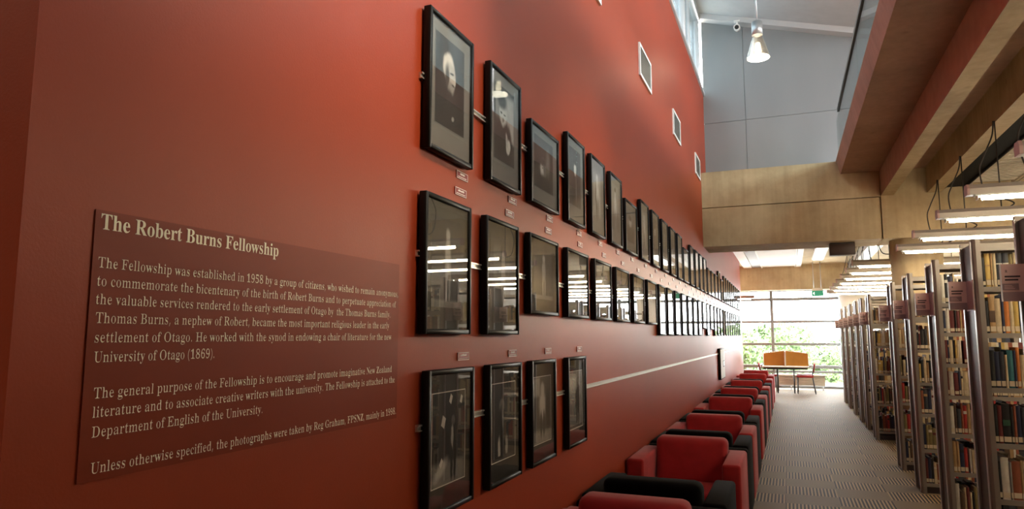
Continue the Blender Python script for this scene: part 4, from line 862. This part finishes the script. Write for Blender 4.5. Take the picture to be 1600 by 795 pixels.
MB().tube([(0, -.10, -.06), (0, -.112, -.063)], .036, 16).build('camera_lens', 'plastic', r)
mb = MB(); mb.box((-.015, 0, -.02), (.015, .03, .10)); mb.box((-.05, -.03, .085), (.05, .06, .10)); mb.build('bracket', 'white', r)
tag(r, 'small white security camera on the grey cladding below the roof', 'camera')
def wall_washer(y, aim, power, label):
    r = empty('spotlight', (1.02, y, 4.08))
    MB().tube([(0, 0, 0), (0, 0, -.05)], .05, 16).build('ceiling_plate', 'white', r)
    dv = (Vector(aim) - Vector((1.02, y, 3.97))).normalized(); p0 = Vector((0, 0, -.11))
    MB().tube([(0, 0, -.04), (0, 0, -.11)], .012, 8).build('stem', 'white', r)
    mb = MB(); mb.tube([p0 - dv*.07, p0 + dv*.02, p0 + dv*.10], [.038, .042, .055], 20, cap=False); mb.tube([p0 - dv*.072, p0 - dv*.068], .037, 20); mb.build('lamp_can', 'white', r)
    mb = MB(); mb.tube([p0 + dv*.02, p0 + dv*.03], .035, 16); mb.build('lens', 'hb', r)
    l = bpy.data.lights.new('spot', 'SPOT'); l.energy = power; l.color = (1, .80, .56); l.spot_size = math.radians(52); l.spot_blend = 1.0; l.shadow_soft_size = .05
    o = bpy.data.objects.new('lamp_light', l); C.objects.link(o); o.parent = r; o.location = p0 + dv*.105; o.rotation_euler = dv.to_track_quat('-Z', 'Y').to_euler()
    tag(r, label, 'spotlight')
wall_washer(2.0, (WX, 1.95, 2.88), SPOT, 'white spotlight under the gallery slab, nearer of the pair, aimed at the portraits')
wall_washer(4.5, (WX, 4.5, 2.35), SPOT*.45, 'white spotlight under the gallery slab, farther of the pair, aimed at the portraits')
r = empty('exit_sign', (.86, 22.3, 2.88))
MB().box((-.16, 0, -.10), (.16, .03, .06)).build('sign_panel', 'exit', r)
MB().box((-.14, .0, .062), (.14, .03, .14)).build('mounting_plate', 'offwhite', r)
MB().tube([(-.10, .015, .14), (-.10, .015, .92)], .01, 8).build('drop_rod', 'alu', r); MB().tube([(.10, .015, .14), (.10, .015, .92)], .01, 8).build('drop_rod', 'alu', r)
place_letters('EXIT', 'lettering', r, 'exit_white', lambda u, v: Vector((-.065+u, -.002, -.065+v)), 'b', .85, .13/.72*.72/CAPH*.72)
quad('arrow', [(-.135, -.002, -.02), (-.085, -.002, .025), (-.085, -.002, -.065)], 'exit_white', r)
tag(r, 'green EXIT sign with arrow hung before the end window', 'sign')
r = empty('speaker_box', (.84, 11.9, 3.05))
MB().box((-.18, -.12, -.19), (.18, .12, 0), 0, .006, 1).build('case', 'brown_box', r)
MB().box((-.17, -.14, -.02), (.17, .14, -.0)).build('mounting_plate', 'plastic', r)
tag(r, 'dark brown box fixed under the concrete cross beam', 'box')
r = empty('wall_cabinet', (WX, 13.75, .80))
MB().box((0, -.45, 0), (.05, .45, .57), 0, .004, 1).build('case', 'black', r); MB().box((.05, -.43, .02), (.054, .43, .55)).build('door', 'heater', r)
mb = MB(); mb.box((.054, .02, .22), (.058, .32, .34), 0); mb.box((.058, .04, .235), (.0585, .30, .325), 1); mb.build('window', ['plastic', 'alu_light'], r)
tag(r, 'slim dark-edged cabinet on the red wall above the armchairs', 'cabinet')

# ---------------------------------------------------------------- study desk and chairs by the window
r = empty('study_desk', (-.12, 21.5, 0))
MB().box((-.62, -.32, .715), (.62, .62, .745), 0, .004, 1).build('tabletop', 'white', r)
MB().box((-.58, -.30, .665), (.58, .60, .714)).build('underframe', 'plastic', r)
for sx in (-1, 1):
    for yy in (-.26, .56): MB().tube([(sx*.22, yy, 0), (sx*.22, yy, .67)], .018, 10).build('leg', 'plastic', r)
for s_, (x0, x1) in ((1, (-.575, -.02)), (-1, (.02, .605))):
    hl, hr = (1.10, 1.178) if s_ == 1 else (1.178, 1.105)
    sc = MB().prism([(x0, .75), (x1, .75), (x1, hr), (x0, hl)], 'y', .0, .03).build('privacy_screen', 'ochre', r)
    mb = MB(); e = .012
    for (a, b) in (((x0, .746), (x0, hl)), ((x0, hl), (x1, hr)), ((x1, hr), (x1, .746))): mb.tube([(a[0], .015, a[1]), (b[0], .015, b[1])], e*1.3, 8)
    mb.build('screen_edge', 'white', sc)
MB().box((-.012, -.2, .746), (.012, .30, 1.17)).build('divider_fin', 'white', r)
tag(r, 'white study desk with two ochre privacy screens before the end window', 'desk')
def side_chair():
    r = empty('side_chair')
    MB().box((-.22, -.22, .45), (.22, .22, .50), 0, .02, 2).build('seat', 'redfab', r)
    m0 = MB(); m0.box((.20, -.20, .58), (.235, .20, .83), 0, .015, 2)
    for v in m0.bm.verts: v.co.x += (v.co.z-.58)*.18
    m0.build('backrest', 'redfab', r)
    for sy in (-1, 1):
        MB().tube([(-.20, sy*.20, 0), (-.19, sy*.20, .455)], .011, 8).build('leg', 'plastic', r)
        MB().tube(smooth_path([(.26, sy*.20, 0), (.20, sy*.20, .44), (.215, sy*.20, .62), (.25, sy*.19, .80)], 4), .011, 8).build('leg', 'plastic', r)
    return r
c0 = side_chair(); c0.location = (.38, 21.30, 0); tag(c0, 'red side chair with black legs at the right end of the study desk', 'chair', 'side chairs at the desk')
c1 = copy_tree(c0); c1.location = (.40, 21.95, 0); tag(c1, 'red side chair behind the nearer one, only its back pad showing', 'chair', 'side chairs at the desk')
c2 = copy_tree(c0); c2.location = (-.58, 21.6, 0); c2.rotation_euler = (0, 0, PI); tag(c2, 'red side chair at the left end of the study desk, mostly hidden', 'chair', 'side chairs at the desk')
r = empty('radiator', (.28, 22.8, 0))
mb = MB()
for k in range(7): mb.box((-.68, -.03, .12+k*.043), (.68, .03, .12+k*.043+.038), 0, .004, 1)
mb.box((-.67, -.02, .12), (.67, .02, .41)); mb.build('panel', 'heater', r)
MB().box((-.72, -.10, .415), (.72, .14, .45)).build('top_ledge', 'white', r)
for x in (-.27, .62): mb = MB(); mb.tube([(x, 0, 0), (x, 0, .12)], .012, 8); mb.box((x-.03, -.03, 0), (x+.03, .03, .012)); mb.build('foot', 'alu', r)
tag(r, 'low ribbed radiator on small feet under the end window', 'radiator')

# ---------------------------------------------------------------- outside
struct(MB().box((-12, 23.7, -.3), (14, 28, -.1)).build('terrace_ground', 'terrace'))
struct(MB().box((-60, 28, -4.2), (60, 90, -4)).build('ground_outside', 'terrace'))
def tree(x, y, zb, ztop, rx, seed, label):
    q = random.Random(seed); r = empty('tree', (x, y, -4)); H = ztop+4; zb_ = zb+4
    mb = MB(); mb.tube([(0, 0, 0), (.1, 0, zb_*.6), (-.05, .05, zb_+.6)], [.20, .16, .10], 10)
    for k in range(6):
        a = q.uniform(0, 2*PI); mb.tube([(0, 0, zb_), (math.cos(a)*rx*.5, math.sin(a)*rx*.5, zb_+(H-zb_)*.55)], [.07, .02], 6)
    mb.build('trunk', 'bark', r)
    bm = bmesh.new(); n = 0; cz = (zb_+H)/2; rz = (H-zb_)/2
    lumps = [(q.gauss(0, rx*.45), q.gauss(0, rx*.4), cz+q.uniform(-.8, .75)*rz, q.uniform(.3, .55)*rx) for _ in range(16)]
    for (lx, ly, lz, lr) in lumps:
        for _ in range(330):
            v = Vector((q.gauss(0, 1), q.gauss(0, 1), q.gauss(0, 1))).normalized()*lr*q.uniform(.55, 1.05)
            c = Vector((lx, ly, lz)) + Vector((v.x, v.y, v.z*.8))
            if c.z > H: c.z = H - q.uniform(0, .3)
            t = Vector((q.gauss(0, 1), q.gauss(0, 1), q.gauss(0, 1))).normalized(); u = t.orthogonal().normalized(); s = q.uniform(.07, .15)
            bm.faces.new([bm.verts.new(c + t*s*a + u*s*b*.55) for a, b in ((-1, 0), (0, -1), (1, 0), (0, 1))])
    me = bpy.data.meshes.new('crown'); bm.to_mesh(me); bm.free(); me.materials.append(M['leaf'])
    o = bpy.data.objects.new('crown', me); C.objects.link(o); o.parent = r; o['kind'] = 'stuff'
    tag(r, label, 'tree', 'trees outside the end window')
tree(-2.3, 31.0, -1.6, 2.2, 1.7, 1, 'leafy green tree outside, filling the left pane of the end window')
tree(.15, 36.5, -1.9, 2.35, 1.75, 2, 'leafy green tree outside, right behind the ochre desk screens')
tree(2.3, 42, -2.4, 1.55, 1.7, 3, 'lower leafy tree outside, by the far bookcase end')
tree(5.6, 47, -2.4, 1.5, 1.8, 4, 'leafy tree outside, mostly hidden behind the far bookcases')
print('books', nbooks)
